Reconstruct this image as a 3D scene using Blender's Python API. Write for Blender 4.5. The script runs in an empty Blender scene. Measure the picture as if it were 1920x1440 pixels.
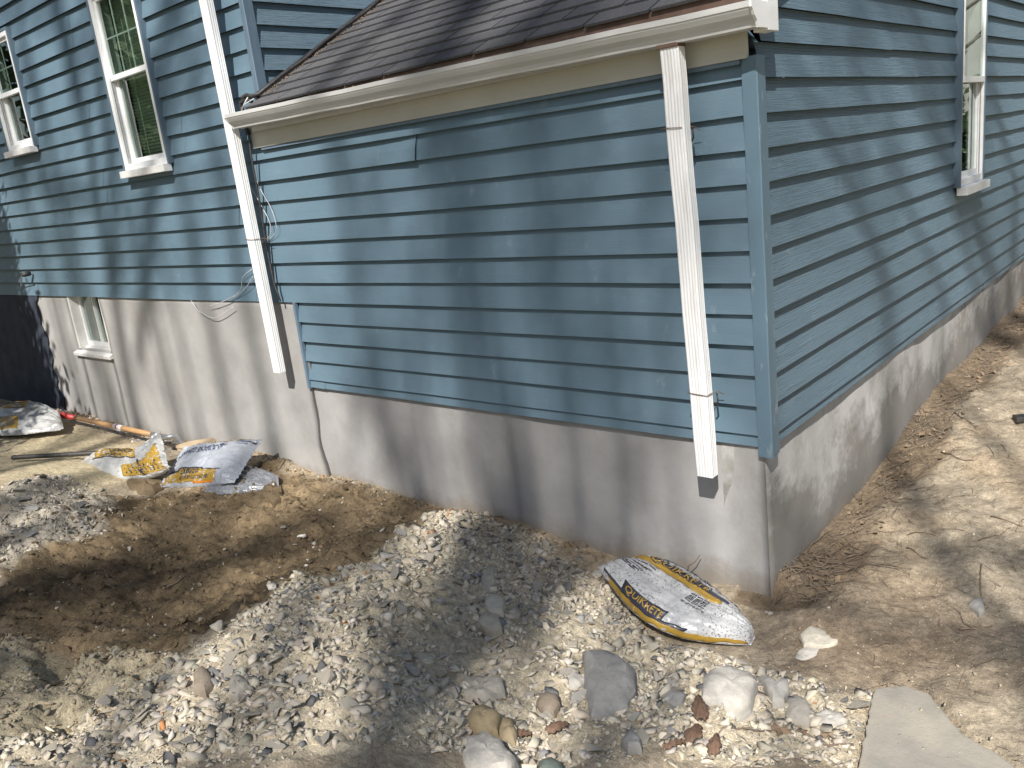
import bpy, bmesh, math, random
import numpy as np
from mathutils import Vector, Matrix
R0 = random.Random(7)
NP = np.random.RandomState(11)
SC = bpy.context.scene
COL = SC.collection

# ------------------------------------------------------------------ camera, light, exposure
CAM = np.array([1.4163, -3.0885, 1.1932])
YAW, PITCH, ROLL, FPX = -0.7356, -0.2525, -0.1188, 1584.8
_f = np.array([math.sin(YAW)*math.cos(PITCH), math.cos(YAW)*math.cos(PITCH), math.sin(PITCH)])
_r0 = np.array([math.cos(YAW), -math.sin(YAW), 0]); _u0 = np.cross(_r0, _f)
_r = math.cos(ROLL)*_r0 + math.sin(ROLL)*_u0
_u = -math.sin(ROLL)*_r0 + math.cos(ROLL)*_u0
cd = bpy.data.cameras.new('camera'); cam = bpy.data.objects.new('camera', cd); COL.objects.link(cam)
m = Matrix([[_r[0], _u[0], -_f[0], CAM[0]], [_r[1], _u[1], -_f[1], CAM[1]], [_r[2], _u[2], -_f[2], CAM[2]], [0, 0, 0, 1]])
cam.matrix_world = m
cd.sensor_width = 36; cd.lens = FPX/1920*36; cd.clip_start = 0.05; cd.clip_end = 2000
SC.camera = cam
SUN = np.array([-0.54, 1.0, -1.11])            # direction the light travels, per metre of y
w = bpy.data.worlds.new('World'); SC.world = w; w.use_nodes = True
nt = w.node_tree; nt.nodes.clear()
sky = nt.nodes.new('ShaderNodeTexSky'); sky.sky_type = 'NISHITA'; sky.sun_disc = False
sun_el = math.atan2(1.11, math.hypot(.54, 1.0)); sky.sun_elevation = sun_el
sky.sun_rotation = math.atan2(.54, -1.0)
sky.air_density = 1.2; sky.dust_density = 1.4; sky.ozone_density = 1.0
bg = nt.nodes.new('ShaderNodeBackground'); bg.inputs[1].default_value = 0.07
out = nt.nodes.new('ShaderNodeOutputWorld')
nt.links.new(sky.outputs[0], bg.inputs[0]); nt.links.new(bg.outputs[0], out.inputs[0])
sl = bpy.data.lights.new('sun', 'SUN'); sl.energy = 5.0; sl.angle = math.radians(0.55); sl.color = (1, .96, .90)
so = bpy.data.objects.new('sun', sl); COL.objects.link(so)
so.rotation_euler = Vector(SUN).to_track_quat('-Z', 'Y').to_euler(); so.location = (5, -15, 18)
SC.view_settings.view_transform = 'Standard'; SC.view_settings.look = 'None'
SC.view_settings.exposure = 0.52; SC.view_settings.gamma = 1; SC.view_settings.use_curve_mapping = False

# ------------------------------------------------------------------ helpers
def raydir(px, py):
    return (px-960)/FPX*_r - (py-720)/FPX*_u + _f
def onplane(px, py, ax, val):
    d = raydir(px, py); t = (val-CAM[ax])/d[ax]; return CAM+t*d
def T(o, label=None, cat=None, group=None, kind=None):
    if label: o['label'] = label
    if cat: o['category'] = cat
    if group: o['group'] = group
    if kind: o['kind'] = kind
    return o
def empty(name, loc=(0, 0, 0), parent=None):
    o = bpy.data.objects.new(name, None); COL.objects.link(o); o.location = loc; o.empty_display_size = .05
    if parent: o.parent = parent
    return o
def link(name, me, mat=None, parent=None, smooth=False):
    if mat is not None and not me.materials: me.materials.append(mat)
    o = bpy.data.objects.new(name, me); COL.objects.link(o)
    if parent: o.parent = parent
    if smooth: me.shade_smooth()
    return o
def mesh(name, V, F, mat=None, parent=None, smooth=False, colors=None):
    me = bpy.data.meshes.new(name)
    me.from_pydata([tuple(map(float, v)) for v in V], [], [tuple(f) for f in F]); me.update()
    if colors is not None: setcol(me, colors)
    return link(name, me, mat, parent, smooth)
def setcol(me, C):
    a = me.color_attributes.new('Col', 'FLOAT_COLOR', 'POINT')
    c = np.ones((len(me.vertices), 4), np.float32); c[:, :3] = C
    a.data.foreach_set('color', c.ravel())
def fastmesh(name, V, tris, mat, parent=None, colors=None, smooth=False, quads=False):
    n = 4 if quads else 3
    me = bpy.data.meshes.new(name)
    V = np.asarray(V, np.float32); tris = np.asarray(tris, np.int32)
    me.vertices.add(len(V)); me.vertices.foreach_set('co', V.ravel())
    me.loops.add(tris.size); me.loops.foreach_set('vertex_index', tris.ravel())
    me.polygons.add(len(tris)); me.polygons.foreach_set('loop_start', np.arange(0, tris.size, n, dtype=np.int32))
    me.update(calc_edges=True); me.validate()
    if colors is not None: setcol(me, colors)
    return link(name, me, mat, parent, smooth)
class MB:
    def __init__(s): s.V = []; s.F = []
    def add(s, V, F):
        b = len(s.V); s.V += [tuple(v) for v in V]; s.F += [tuple(i+b for i in f) for f in F]; return s
    def box(s, a, b):
        x0, y0, z0 = a; x1, y1, z1 = b
        return s.add([(x0,y0,z0),(x1,y0,z0),(x1,y1,z0),(x0,y1,z0),(x0,y0,z1),(x1,y0,z1),(x1,y1,z1),(x0,y1,z1)],
                     [(0,3,2,1),(4,5,6,7),(0,1,5,4),(1,2,6,5),(2,3,7,6),(3,0,4,7)])
    def tube(s, pts, rad, n=8, cap=True):
        pts = [Vector(p) for p in pts]
        if not hasattr(rad, '__len__'): rad = [rad]*len(pts)
        V = []; F = []; up = None
        for i, p in enumerate(pts):
            d = (pts[min(i+1, len(pts)-1)]-pts[max(i-1, 0)]).normalized()
            if up is None: up = Vector((0, 0, 1)) if abs(d.z) < .9 else Vector((1, 0, 0))
            a = d.cross(up)
            if a.length < 1e-5: a = d.orthogonal()
            a.normalize(); b = a.cross(d).normalized(); up = b
            for k in range(n):
                t = 2*math.pi*k/n; V.append(p+rad[i]*(math.cos(t)*a+math.sin(t)*b))
        for i in range(len(pts)-1):
            for k in range(n):
                k2 = (k+1) % n; F.append((i*n+k, i*n+k2, (i+1)*n+k2, (i+1)*n+k))
        if cap: F.append(tuple(range(n-1, -1, -1))); F.append(tuple((len(pts)-1)*n+k for k in range(n)))
        return s.add(V, F)
    def prism(s, prof, ax, a, b):
        # profile of 2D points swept along axis ax from a to b (other two axes in xyz order)
        def P(q, t):
            q = list(q); q.insert(ax, t); return tuple(q)
        n = len(prof)
        V = [P(q, a) for q in prof]+[P(q, b) for q in prof]
        F = [(k, (k+1) % n, n+(k+1) % n, n+k) for k in range(n)]+[tuple(range(n-1, -1, -1)), tuple(range(n, 2*n))]
        return s.add(V, F)
    def build(s, name, mat, parent=None, smooth=False, bevel=0, fix=True):
        me = bpy.data.meshes.new(name); me.from_pydata(s.V, [], s.F); me.update()
        if fix or bevel:
            bm = bmesh.new(); bm.from_mesh(me)
            if bevel: bmesh.ops.bevel(bm, geom=bm.edges[:], offset=bevel, segments=2, affect='EDGES', profile=.6, clamp_overlap=True)
            bmesh.ops.recalc_face_normals(bm, faces=bm.faces[:]); bm.to_mesh(me); bm.free()
        return link(name, me, mat, parent, smooth)

# value noise in numpy
_tab = NP.rand(64, 64, 16)
def vnoise(x, y, k=0):
    xi = np.floor(x).astype(int); yi = np.floor(y).astype(int); fx = x-xi; fy = y-yi
    fx = fx*fx*(3-2*fx); fy = fy*fy*(3-2*fy); t = _tab[:, :, k % 16]
    a = t[xi % 64, yi % 64]; b = t[(xi+1) % 64, yi % 64]; c = t[xi % 64, (yi+1) % 64]; d = t[(xi+1) % 64, (yi+1) % 64]
    return (a*(1-fx)+b*fx)*(1-fy)+(c*(1-fx)+d*fx)*fy-.5
def fbm(x, y, f, o=4, k=0, g=.5):
    s = 0; a = 1
    for i in range(o):
        s = s+a*vnoise(x*f+i*7.3+k*3.1, y*f+i*2.7-k*1.7, k+i); f *= 2.03; a *= g
    return s

# ------------------------------------------------------------------ materials
def newmat(name):
    mt = bpy.data.materials.new(name); mt.use_nodes = True; n = mt.node_tree
    return mt, n, n.nodes['Principled BSDF']
def noise(n, scale, detail=4, rough=.55, vec=None, stretch=None):
    N = n.nodes.new('ShaderNodeTexNoise'); N.inputs['Scale'].default_value = scale
    N.inputs['Detail'].default_value = detail; N.inputs['Roughness'].default_value = rough
    tc = n.nodes.new('ShaderNodeTexCoord'); src = tc.outputs['Object']
    if stretch:
        mp = n.nodes.new('ShaderNodeMapping'); mp.inputs['Scale'].default_value = stretch
        n.links.new(src, mp.inputs[0]); src = mp.outputs[0]
    n.links.new(src, N.inputs['Vector']); return N
def ramp(n, src, stops):
    r = n.nodes.new('ShaderNodeValToRGB'); e = r.color_ramp.elements
    while len(e) < len(stops): e.new(.5)
    for i, (p, c) in enumerate(stops):
        e[i].position = p; e[i].color = (*c, 1) if hasattr(c, '__len__') else (c, c, c, 1)
    n.links.new(src, r.inputs[0]); return r
def mixc(n, fac, a, b, mode='MIX'):
    m = n.nodes.new('ShaderNodeMix'); m.data_type = 'RGBA'; m.blend_type = mode
    for v, i in ((fac, 0), (a, 6), (b, 7)):
        if isinstance(v, (int, float)): m.inputs[i].default_value = v
        elif isinstance(v, tuple): m.inputs[i].default_value = (*v, 1)
        else: n.links.new(v, m.inputs[i])
    return m.outputs[2]
def bump(n, b, srcs):
    prev = None
    for h, dist, st in srcs:
        B = n.nodes.new('ShaderNodeBump'); B.inputs['Distance'].default_value = dist; B.inputs['Strength'].default_value = st
        n.links.new(h, B.inputs['Height'])
        if prev: n.links.new(prev, B.inputs['Normal'])
        prev = B.outputs[0]
    n.links.new(prev, b.inputs['Normal'])
def basic(name, c1, c2=None, rough=.6, sc=8, bsc=None, bd=.002, bs=.5, metal=0, stretch=None, spec=.5, lo=.35, hi=.65):
    mt, n, b = newmat(name)
    b.inputs['Roughness'].default_value = rough; b.inputs['Metallic'].default_value = metal
    b.inputs['Specular IOR Level'].default_value = spec
    if c2:
        N = noise(n, sc, 6, .6, stretch=stretch)
        n.links.new(ramp(n, N.outputs[0], [(lo, c1), (hi, c2)]).outputs[0], b.inputs['Base Color'])
    else: b.inputs['Base Color'].default_value = (*c1, 1)
    if bsc:
        B = noise(n, bsc, 5, .6, stretch=stretch); bump(n, b, [(B.outputs[0], bd, bs)])
    return mt
def coat(mt, c, r=.15):
    b = mt.node_tree.nodes['Principled BSDF']; b.inputs['Coat Weight'].default_value = c; b.inputs['Coat Roughness'].default_value = r
    return mt

def siding_mat(name, tint, grain, dist, along):
    mt, n, b = newmat(name)
    st = (1.1, 9, 60) if along == 'x' else (9, 1.1, 60)
    c = noise(n, 1.6, 5, .6)
    base = ramp(n, c.outputs[0], [(.3, tuple(v*.93 for v in tint)), (.7, tuple(v*1.07 for v in tint))]).outputs[0]
    # chalky scuffs and dust streaks
    s = noise(n, 6, 8, .75, stretch=(2.5, 2.5, 1))
    base = mixc(n, ramp(n, s.outputs[0], [(.60, 0), (.80, .35)]).outputs[0], base, (.42, .46, .48))
    d = noise(n, 55, 3, .7)
    base = mixc(n, ramp(n, d.outputs[0], [(.73, 0), (.79, .5)]).outputs[0], base, (.5, .52, .52))
    n.links.new(base, b.inputs['Base Color'])
    b.inputs['Roughness'].default_value = .42; b.inputs['Specular IOR Level'].default_value = .45
    g = noise(n, 3.5, 7, .62, stretch=st); g.inputs['Distortion'].default_value = .6
    wv = noise(n, 2.2, 2, .5, stretch=(1.2, 1.2, 3))
    bump(n, b, [(wv.outputs[0], .02, .35), (g.outputs[0], dist, grain)])
    return mt
BLUE = (.115, .178, .226)
M = {}
M['siding_front'] = siding_mat('vinyl_siding_front', BLUE, .35, .0035, 'x')
M['siding_side'] = siding_mat('vinyl_siding_side', BLUE, 1.0, .010, 'y')
M['post'] = basic('vinyl_corner_trim', (.114, .167, .220), (.155, .205, .25), .45, 5, 40, .001, .3, stretch=(4, 4, .8), lo=.5, hi=.75)
M['post_dirty'] = basic('vinyl_corner_trim_scuffed', (.112, .18, .232), (.36, .42, .45), .5, 7, 60, .002, .4, stretch=(3, 3, 1), lo=.60, hi=.78)
M['white'] = basic('white_aluminium', (.80, .80, .79), (.64, .63, .60), .38, 7, 30, .0008, .3, lo=.45, hi=.8)
M['spout'] = basic('painted_downspout', (.80, .80, .80), (.52, .50, .47), .4, 6, 25, .001, .35, stretch=(4, 4, .5), lo=.5, hi=.85)
M['vinylwhite'] = basic('white_vinyl', (.82, .83, .83), (.72, .73, .73), .35, 10)
M['cream'] = basic('cream_frieze', (.44, .43, .37), (.50, .49, .43), .5, 3, 20, .001, .3)
M['gutter'] = basic('gutter_paint', (.60, .60, .59), (.52, .52, .51), .35, 5, 18, .001, .3, stretch=(.6, 3, 3))
M['brownmetal'] = basic('brown_drip_edge', (.10, .06, .045), (.16, .10, .075), .6, 12)
M['flash'] = basic('dark_flashing', (.03, .035, .045), (.06, .07, .08), .45, 10)
M['black'] = basic('black_rubber', (.018, .018, .02), (.05, .045, .04), .55, 40, 80, .001, .4)
M['wire'] = basic('white_wire', (.62, .62, .62), (.4, .4, .4), .5, 20)
M['steelwire'] = basic('rusty_wire', (.14, .10, .08), (.24, .17, .12), .6, 60)
M['mesh'] = basic('insect_screen_track', (.30, .31, .31), (.22, .23, .23), .6, 20)
M['blind'] = basic('window_blind', (.68, .74, .62), (.56, .64, .52), .6, 4)
M['dark'] = basic('dark_interior', (.02, .022, .022), None, .9)
M['curtain'] = basic('white_curtain', (.6, .6, .57), (.45, .45, .43), .8, 6, 12, .01, .6, stretch=(1, 8, .3))
# stucco
def stucco(name, cols, stain, dark_z=None):
    mt, n, b = newmat(name)
    c = noise(n, 1.3, 8, .62); base = ramp(n, c.outputs[0], [(.30, cols[0]), (.5, cols[1]), (.7, cols[2])]).outputs[0]
    s = noise(n, 3.2, 9, .72, stretch=(1.3, 1.3, .7))
    base = mixc(n, ramp(n, s.outputs[0], [(.52, 0), (.72, .6)]).outputs[0], base, stain)
    p = noise(n, 70, 3, .6); base = mixc(n, ramp(n, p.outputs[0], [(.72, 0), (.76, .5)]).outputs[0], base, (.16, .13, .1))
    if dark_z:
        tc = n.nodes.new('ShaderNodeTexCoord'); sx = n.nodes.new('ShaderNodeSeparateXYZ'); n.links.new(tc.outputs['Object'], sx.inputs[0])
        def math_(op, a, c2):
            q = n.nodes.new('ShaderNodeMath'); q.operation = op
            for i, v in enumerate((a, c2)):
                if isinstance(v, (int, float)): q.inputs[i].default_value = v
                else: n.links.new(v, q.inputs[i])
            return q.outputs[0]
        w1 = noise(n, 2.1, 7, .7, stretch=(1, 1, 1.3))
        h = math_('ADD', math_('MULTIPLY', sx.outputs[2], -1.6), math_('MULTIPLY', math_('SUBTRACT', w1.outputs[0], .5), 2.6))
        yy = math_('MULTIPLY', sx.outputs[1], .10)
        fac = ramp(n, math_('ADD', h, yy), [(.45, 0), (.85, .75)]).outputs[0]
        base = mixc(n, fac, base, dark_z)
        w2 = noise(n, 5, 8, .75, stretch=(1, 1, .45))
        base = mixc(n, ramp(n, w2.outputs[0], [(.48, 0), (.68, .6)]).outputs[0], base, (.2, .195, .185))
    tc2 = n.nodes.new('ShaderNodeTexCoord'); sz = n.nodes.new('ShaderNodeSeparateXYZ'); n.links.new(tc2.outputs['Object'], sz.inputs[0])
    mz = n.nodes.new('ShaderNodeMath'); mz.operation = 'MULTIPLY_ADD'; n.links.new(sz.outputs[2], mz.inputs[0]); mz.inputs[1].default_value = -3.0; mz.inputs[2].default_value = -1.75
    dn_ = noise(n, 5, 8, .75); ad = n.nodes.new('ShaderNodeMath'); n.links.new(mz.outputs[0], ad.inputs[0]); n.links.new(dn_.outputs[0], ad.inputs[1])
    base = mixc(n, ramp(n, ad.outputs[0], [(.60, 0), (.95, .65)]).outputs[0], base, (.20, .165, .12))
    n.links.new(base, b.inputs['Base Color']); b.inputs['Roughness'].default_value = .9
    b.inputs['Specular IOR Level'].default_value = .2
    t = noise(n, 3.5, 7, .6); g = noise(n, 160, 4, .7)
    bump(n, b, [(t.outputs[0], .02, .25 if not dark_z else .5), (g.outputs[0], .003, .5 if not dark_z else .9)])
    return mt
M['stucco_l'] = stucco('stucco_left', [(.25, .245, .24), (.335, .327, .315), (.42, .41, .395)], (.29, .27, .245))
M['stucco_f'] = stucco('stucco_front', [(.24, .235, .235), (.325, .317, .312), (.41, .40, .395)], (.27, .25, .23))
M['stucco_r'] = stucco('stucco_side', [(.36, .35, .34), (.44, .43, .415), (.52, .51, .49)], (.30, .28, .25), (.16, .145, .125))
M['plaster'] = basic('rough_plaster', (.62, .61, .59), (.48, .47, .45), .9, 6, 60, .004, .6)
# shingles
mt, n, b = newmat('asphalt_shingle')
o = n.nodes.new('ShaderNodeObjectInfo')
c = ramp(n, o.outputs['Random'], [(0, (.036, .039, .055)), (.5, (.058, .062, .078)), (1, (.095, .095, .10))]).outputs[0]
g = noise(n, 260, 3, .7); c = mixc(n, .55, c, ramp(n, g.outputs[0], [(.35, (.02, .02, .024)), (.65, (.19, .185, .18))]).outputs[0])
l = noise(n, 3.3, 7, .7)
c = mixc(n, ramp(n, l.outputs[0], [(.58, 0), (.78, .3)]).outputs[0], c, (.12, .115, .095))
n.links.new(c, b.inputs['Base Color']); b.inputs['Roughness'].default_value = .9; b.inputs['Specular IOR Level'].default_value = .25
bump(n, b, [(g.outputs[0], .003, .8)]); M['shingle'] = mt
# glass: mirror-like outside, lets the blind show
mt, n, b = newmat('window_glass')
b.inputs['Base Color'].default_value = (1, 1, 1, 1); b.inputs['Roughness'].default_value = .02
b.inputs['Transmission Weight'].default_value = 1; b.inputs['IOR'].default_value = 1.5
fw = n.nodes.new('ShaderNodeLayerWeight'); fw.inputs[0].default_value = .5
pw = n.nodes.new('ShaderNodeMath'); pw.operation = 'POWER'; n.links.new(fw.outputs['Facing'], pw.inputs[0]); pw.inputs[1].default_value = 2.2
ma = n.nodes.new('ShaderNodeMath'); ma.operation = 'MULTIPLY_ADD'; n.links.new(pw.outputs[0], ma.inputs[0]); ma.inputs[1].default_value = .75; ma.inputs[2].default_value = .14
ge = n.nodes.new('ShaderNodeNewGeometry'); iv = n.nodes.new('ShaderNodeMath'); iv.operation = 'SUBTRACT'; iv.inputs[0].default_value = 1; n.links.new(ge.outputs['Backfacing'], iv.inputs[1])
lw = n.nodes.new('ShaderNodeMath'); lw.operation = 'MULTIPLY'; n.links.new(ma.outputs[0], lw.inputs[0]); n.links.new(iv.outputs[0], lw.inputs[1])
gl = n.nodes.new('ShaderNodeBsdfGlossy'); gl.inputs['Roughness'].default_value = .02; gl.inputs[0].default_value = (.8, .86, .84, 1)
tr = n.nodes.new('ShaderNodeBsdfTransparent'); tr.inputs[0].default_value = (.75, .82, .78, 1)
mx = n.nodes.new('ShaderNodeMixShader'); n.links.new(lw.outputs[0], mx.inputs[0]); n.links.new(tr.outputs[0], mx.inputs[1]); n.links.new(gl.outputs[0], mx.inputs[2])
n.links.new(mx.outputs[0], n.nodes['Material Output'].inputs[0]); M['glass'] = mt
# loose stones, chips (colour attribute)
def attrmat(name, rough=.9, sc=30, amt=.35, bsc=90, bd=.003):
    mt, n, b = newmat(name)
    a = n.nodes.new('ShaderNodeAttribute'); a.attribute_name = 'Col'
    N = noise(n, sc, 6, .65)
    c = mixc(n, amt, a.outputs[0], ramp(n, N.outputs[0], [(.3, (.35, .33, .3)), (.7, (1.5, 1.45, 1.35))]).outputs[0], 'MULTIPLY')
    n.links.new(c, b.inputs['Base Color']); b.inputs['Roughness'].default_value = rough; b.inputs['Specular IOR Level'].default_value = .2
    B = noise(n, bsc, 5, .65); bump(n, b, [(B.outputs[0], bd, .6)])
    return mt
M['chip'] = attrmat('broken_stone')
M['soil'] = attrmat('soil', .95, 38, .6, 60, .014)
mt = M['soil']; n = mt.node_tree; b = n.nodes['Principled BSDF']; old = b.inputs['Base Color'].links[0].from_socket
q_ = noise(n, 190, 4, .75); n.links.new(mixc(n, .65, old, ramp(n, q_.outputs[0], [(.32, (.35, .33, .30)), (.5, (1, 1, 1)), (.72, (1.7, 1.65, 1.55))]).outputs[0], 'MULTIPLY'), b.inputs['Base Color'])
def objstone(name, cols):
    mt, n, b = newmat(name)
    o = n.nodes.new('ShaderNodeObjectInfo'); c = ramp(n, o.outputs['Random'], [(i/(len(cols)-1), q) for i, q in enumerate(cols)]).outputs[0]
    N = noise(n, 22, 7, .7)
    c = mixc(n, .7, c, ramp(n, N.outputs[0], [(.3, (.62, .61, .58)), (.7, (1.25, 1.22, 1.16))]).outputs[0], 'MULTIPLY')
    n.links.new(c, b.inputs['Base Color']); b.inputs['Roughness'].default_value = .9; b.inputs['Specular IOR Level'].default_value = .2
    B = noise(n, 60, 6, .7); bump(n, b, [(B.outputs[0], .006, .7)])
    return mt
M['st_pale'] = objstone('pale_stone', [(.42, .385, .32), (.50, .465, .395), (.33, .31, .28), (.46, .415, .34), (.38, .355, .32)])
M['st_slate'] = objstone('slate_stone', [(.15, .15, .155), (.22, .215, .21), (.18, .18, .185), (.27, .26, .245)])
M['st_brick'] = objstone('brick_chip', [(.34, .18, .10), (.28, .15, .09), (.38, .23, .12)])
M['st_grey'] = objstone('grey_rock', [(.27, .265, .26), (.30, .295, .285)])
M['st_white'] = objstone('white_rock', [(.40, .385, .355), (.44, .42, .39)])
M['st_tan'] = objstone('tan_rock', [(.30, .24, .15), (.34, .28, .19)])
M['st_earth'] = objstone('earth_lump', [(.14, .105, .066), (.17, .128, .08)])
M['st_brown'] = objstone('brown_rock', [(.22, .18, .14), (.25, .21, .17)])
M['st_green'] = objstone('green_rock', [(.15, .18, .16), (.17, .20, .17)])
M['concrete'] = basic('old_concrete', (.36, .325, .265), (.22, .205, .18), .9, 5, 60, .004, .6, lo=.3, hi=.7)
M['twig'] = basic('twig_bark', (.10, .07, .05), (.21, .155, .11), .85, 30, 80, .002, .5)
M['root'] = basic('pale_root', (.25, .20, .145), (.14, .105, .075), .85, 30)
M['bark'] = basic('red_bark', (.19, .115, .075), (.10, .06, .04), .8, 30, 40, .004, .8, stretch=(1, 6, 1))
M['leaf'] = basic('dry_leaf', (.27, .19, .12), (.16, .11, .07), .8, 30, 60, .002, .5)
M['treebark'] = basic('tree_bark', (.10, .08, .06), (.17, .14, .11), .9, 12, 20, .01, .6)
M['evergreen'] = basic('evergreen_leaf', (.035, .06, .02), (.08, .12, .035), .7, 3)
M['wood'] = basic('shovel_handle_wood', (.44, .27, .13), (.32, .18, .08), .5, 10, 30, .001, .3, stretch=(1, 20, 20))
M['red'] = basic('red_paint', (.45, .03, .03), (.3, .03, .03), .5, 20)
M['steel'] = basic('grey_steel', (.35, .35, .36), (.5, .5, .5), .35, 20, metal=.7)
M['board'] = basic('tan_board', (.48, .38, .25), (.38, .28, .18), .7, 10)
# bag plastics
def bagmat(name, c1, c2, spk, sl, rough=.28):
    mt, n, b = newmat(name)
    N = noise(n, 7, 6, .6); c = ramp(n, N.outputs[0], [(.35, c1), (.65, c2)]).outputs[0]
    v = noise(n, 120, 3, .6, stretch=(1, 1, 1)); pt = noise(n, 5, 3, .5)
    f = n.nodes.new('ShaderNodeMath'); f.operation = 'MULTIPLY'
    n.links.new(ramp(n, v.outputs[0], [(sl, 0), (sl+.05, 1)]).outputs[0], f.inputs[0])
    n.links.new(ramp(n, pt.outputs[0], [(.38, .15), (.55, 1)]).outputs[0], f.inputs[1])
    c = mixc(n, f.outputs[0], c, spk)
    n.links.new(c, b.inputs['Base Color']); b.inputs['Roughness'].default_value = rough
    b.inputs['Coat Weight'].default_value = .35; b.inputs['Coat Roughness'].default_value = .2
    wv = noise(n, 16, 5, .6, stretch=(1, .5, 1)); wv.inputs['Distortion'].default_value = .8
    bump(n, b, [(wv.outputs[0], .012, .55)])
    return mt
M['bag_r'] = bagmat('white_bag_plastic_speckled', (.37, .37, .375), (.47, .47, .47), (.12, .12, .12), .56)
M['bag_w'] = bagmat('white_bag_plastic', (.30, .32, .36), (.42, .44, .48), (.16, .17, .19), .60)
M['bag_g'] = bagmat('grey_bag_plastic', (.16, .165, .18), (.30, .31, .33), (.08, .08, .09), .54)
M['bag_c'] = bagmat('clear_bag_plastic', (.28, .28, .27), (.50, .50, .49), (.15, .15, .14), .58)
M['yellow'] = coat(basic('yellow_print', (.38, .235, .035), (.27, .165, .025), .35, 14, 16, .01, .5), .5)
M['orange'] = coat(basic('orange_print', (.52, .18, .02), None, .35), .5)
M['ink'] = coat(basic('black_print', (.03, .032, .05), None, .4), .4)
M['navy'] = coat(basic('navy_print', (.06, .08, .14), None, .4), .4)
# neighbour
M['neigh'] = basic('pale_clapboard', (.42, .41, .38), (.36, .35, .33), .7, 3)
M['neighroof'] = basic('dark_roof', (.07, .07, .075), (.10, .10, .10), .9, 10)

# ------------------------------------------------------------------ terrain
ANCH = []   # world x, y, z
def A(px, py, z): p = onplane(px, py, 2, z); ANCH.append((p[0], p[1], z))
for x, z in [(-10, -.66), (-8.5, -.66), (-7.4, -.66), (-6.3, -.665), (-5.37, -.69), (-4.6, -.66), (-3.9, -.63), (-3.3, -.67), (-2.7, -.67), (-2.1, -.72), (-1.4, -.70), (-1.05, -.735), (-.6, -.765), (-.33, -.755), (-.1, -.69)]:
    ANCH.append((x, .05, z))
for y, z in [(.1, -.63), (.56, -.66), (1.07, -.62), (1.58, -.60), (1.97, -.53), (2.76, -.48), (3.9, -.45), (5.3, -.39), (7.5, -.40)]:
    ANCH.append((0, y, z)); 
for a in [(60, 850, -.62), (0, 830, -.60), (150, 930, -.60), (300, 910, -.66), (400, 900, -.64), (520, 900, -.64), (100, 905, -.50), (30, 930, -.47), (170, 960, -.56), (0, 1000, -.52),
          (300, 1000, -.70), (500, 960, -.68), (650, 940, -.69), (100, 1090, -.66), (300, 1090, -.70), (450, 1070, -.72), (600, 1010, -.70), (200, 1180, -.66), (0, 1180, -.60), (100, 1240, -.58), (330, 1150, -.68), (700, 970, -.69),
          (0, 1300, -.44), (150, 1330, -.42), (0, 1420, -.36), (250, 1420, -.36),
          (850, 972, -.56), (780, 1000, -.47), (700, 1040, -.45), (560, 1100, -.38), (430, 1170, -.36), (310, 1240, -.38),
          (760, 1100, -.42), (640, 1200, -.35), (500, 1300, -.33), (480, 1440, -.30), (700, 1330, -.38), (700, 1440, -.36),
          (950, 1000, -.64), (1050, 1040, -.715), (900, 1100, -.55), (900, 1220, -.56), (960, 1330, -.58), (960, 1440, -.57),
          (1080, 1120, -.66), (1130, 1200, -.63), (1140, 1330, -.61), (1200, 1250, -.66), (1180, 1430, -.58), (1300, 1230, -.705), (1400, 1230, -.74), (1350, 1300, -.68), (1400, 1400, -.66), (1500, 1300, -.71), (1550, 1420, -.69),
          (1640, 1290, -.73), (1720, 1400, -.74), (1800, 1350, -.73), (1920, 1440, -.735), (1500, 1200, -.75), (1440, 1120, -.745), (1600, 1150, -.70), (1550, 1080, -.70), (1650, 1030, -.655), (1750, 1120, -.69), (1900, 1200, -.70),
          (1900, 1000, -.63), (1780, 940, -.61), (1750, 840, -.56), (1820, 780, -.52), (1900, 760, -.50), (1900, 680, -.48)]:
    A(*a)
for p in [(1.4, -3.1, -.55), (-.5, -3.4, -.45), (-2.5, -3.6, -.5), (-5, -3.5, -.62), (-8, -3, -.62), (3, -1, -.66), (3, 2, -.55), (2.5, 5, -.5), (2.5, -4, -.6), (-9, -1, -.64), (-12, -.5, -.66)]:
    ANCH.append(p)
AN = np.array(ANCH)
def _tps(r2): return r2*np.log(r2+1e-9)*.5
_d2 = ((AN[:, None, :2]-AN[None, :, :2])**2).sum(-1)
_n = len(AN); _K = np.zeros((_n+3, _n+3)); _K[:_n, :_n] = _tps(_d2)+np.eye(_n)*.004
_K[:_n, _n] = 1; _K[:_n, _n+1:] = AN[:, :2]; _K[_n, :_n] = 1; _K[_n+1:, :_n] = AN[:, :2].T
_W = np.linalg.solve(_K, np.concatenate([AN[:, 2]+.0, np.zeros(3)]))
def Hbase(x, y):
    x = np.asarray(x, float); y = np.asarray(y, float); sh = x.shape; x = x.ravel(); y = y.ravel()
    res = np.empty(len(x))
    for i in range(0, len(x), 20000):
        X = x[i:i+20000]; Y = y[i:i+20000]
        r2 = (X[:, None]-AN[None, :, 0])**2+(Y[:, None]-AN[None, :, 1])**2
        res[i:i+20000] = _tps(r2)@_W[:_n]+_W[_n]+X*_W[_n+1]+Y*_W[_n+2]
    # fade to a level yard outside the worked area
    ox = np.clip(np.maximum(-10-x, x-3), 0, None); oy = np.clip(np.maximum(-4-y, y-7), 0, None)
    k = np.clip(1-np.hypot(ox, oy)/4, 0, 1); k = k*k*(3-2*k)
    return (np.clip(res, -.9, -.2)*k+(-.62)*(1-k)).reshape(sh)
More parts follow.
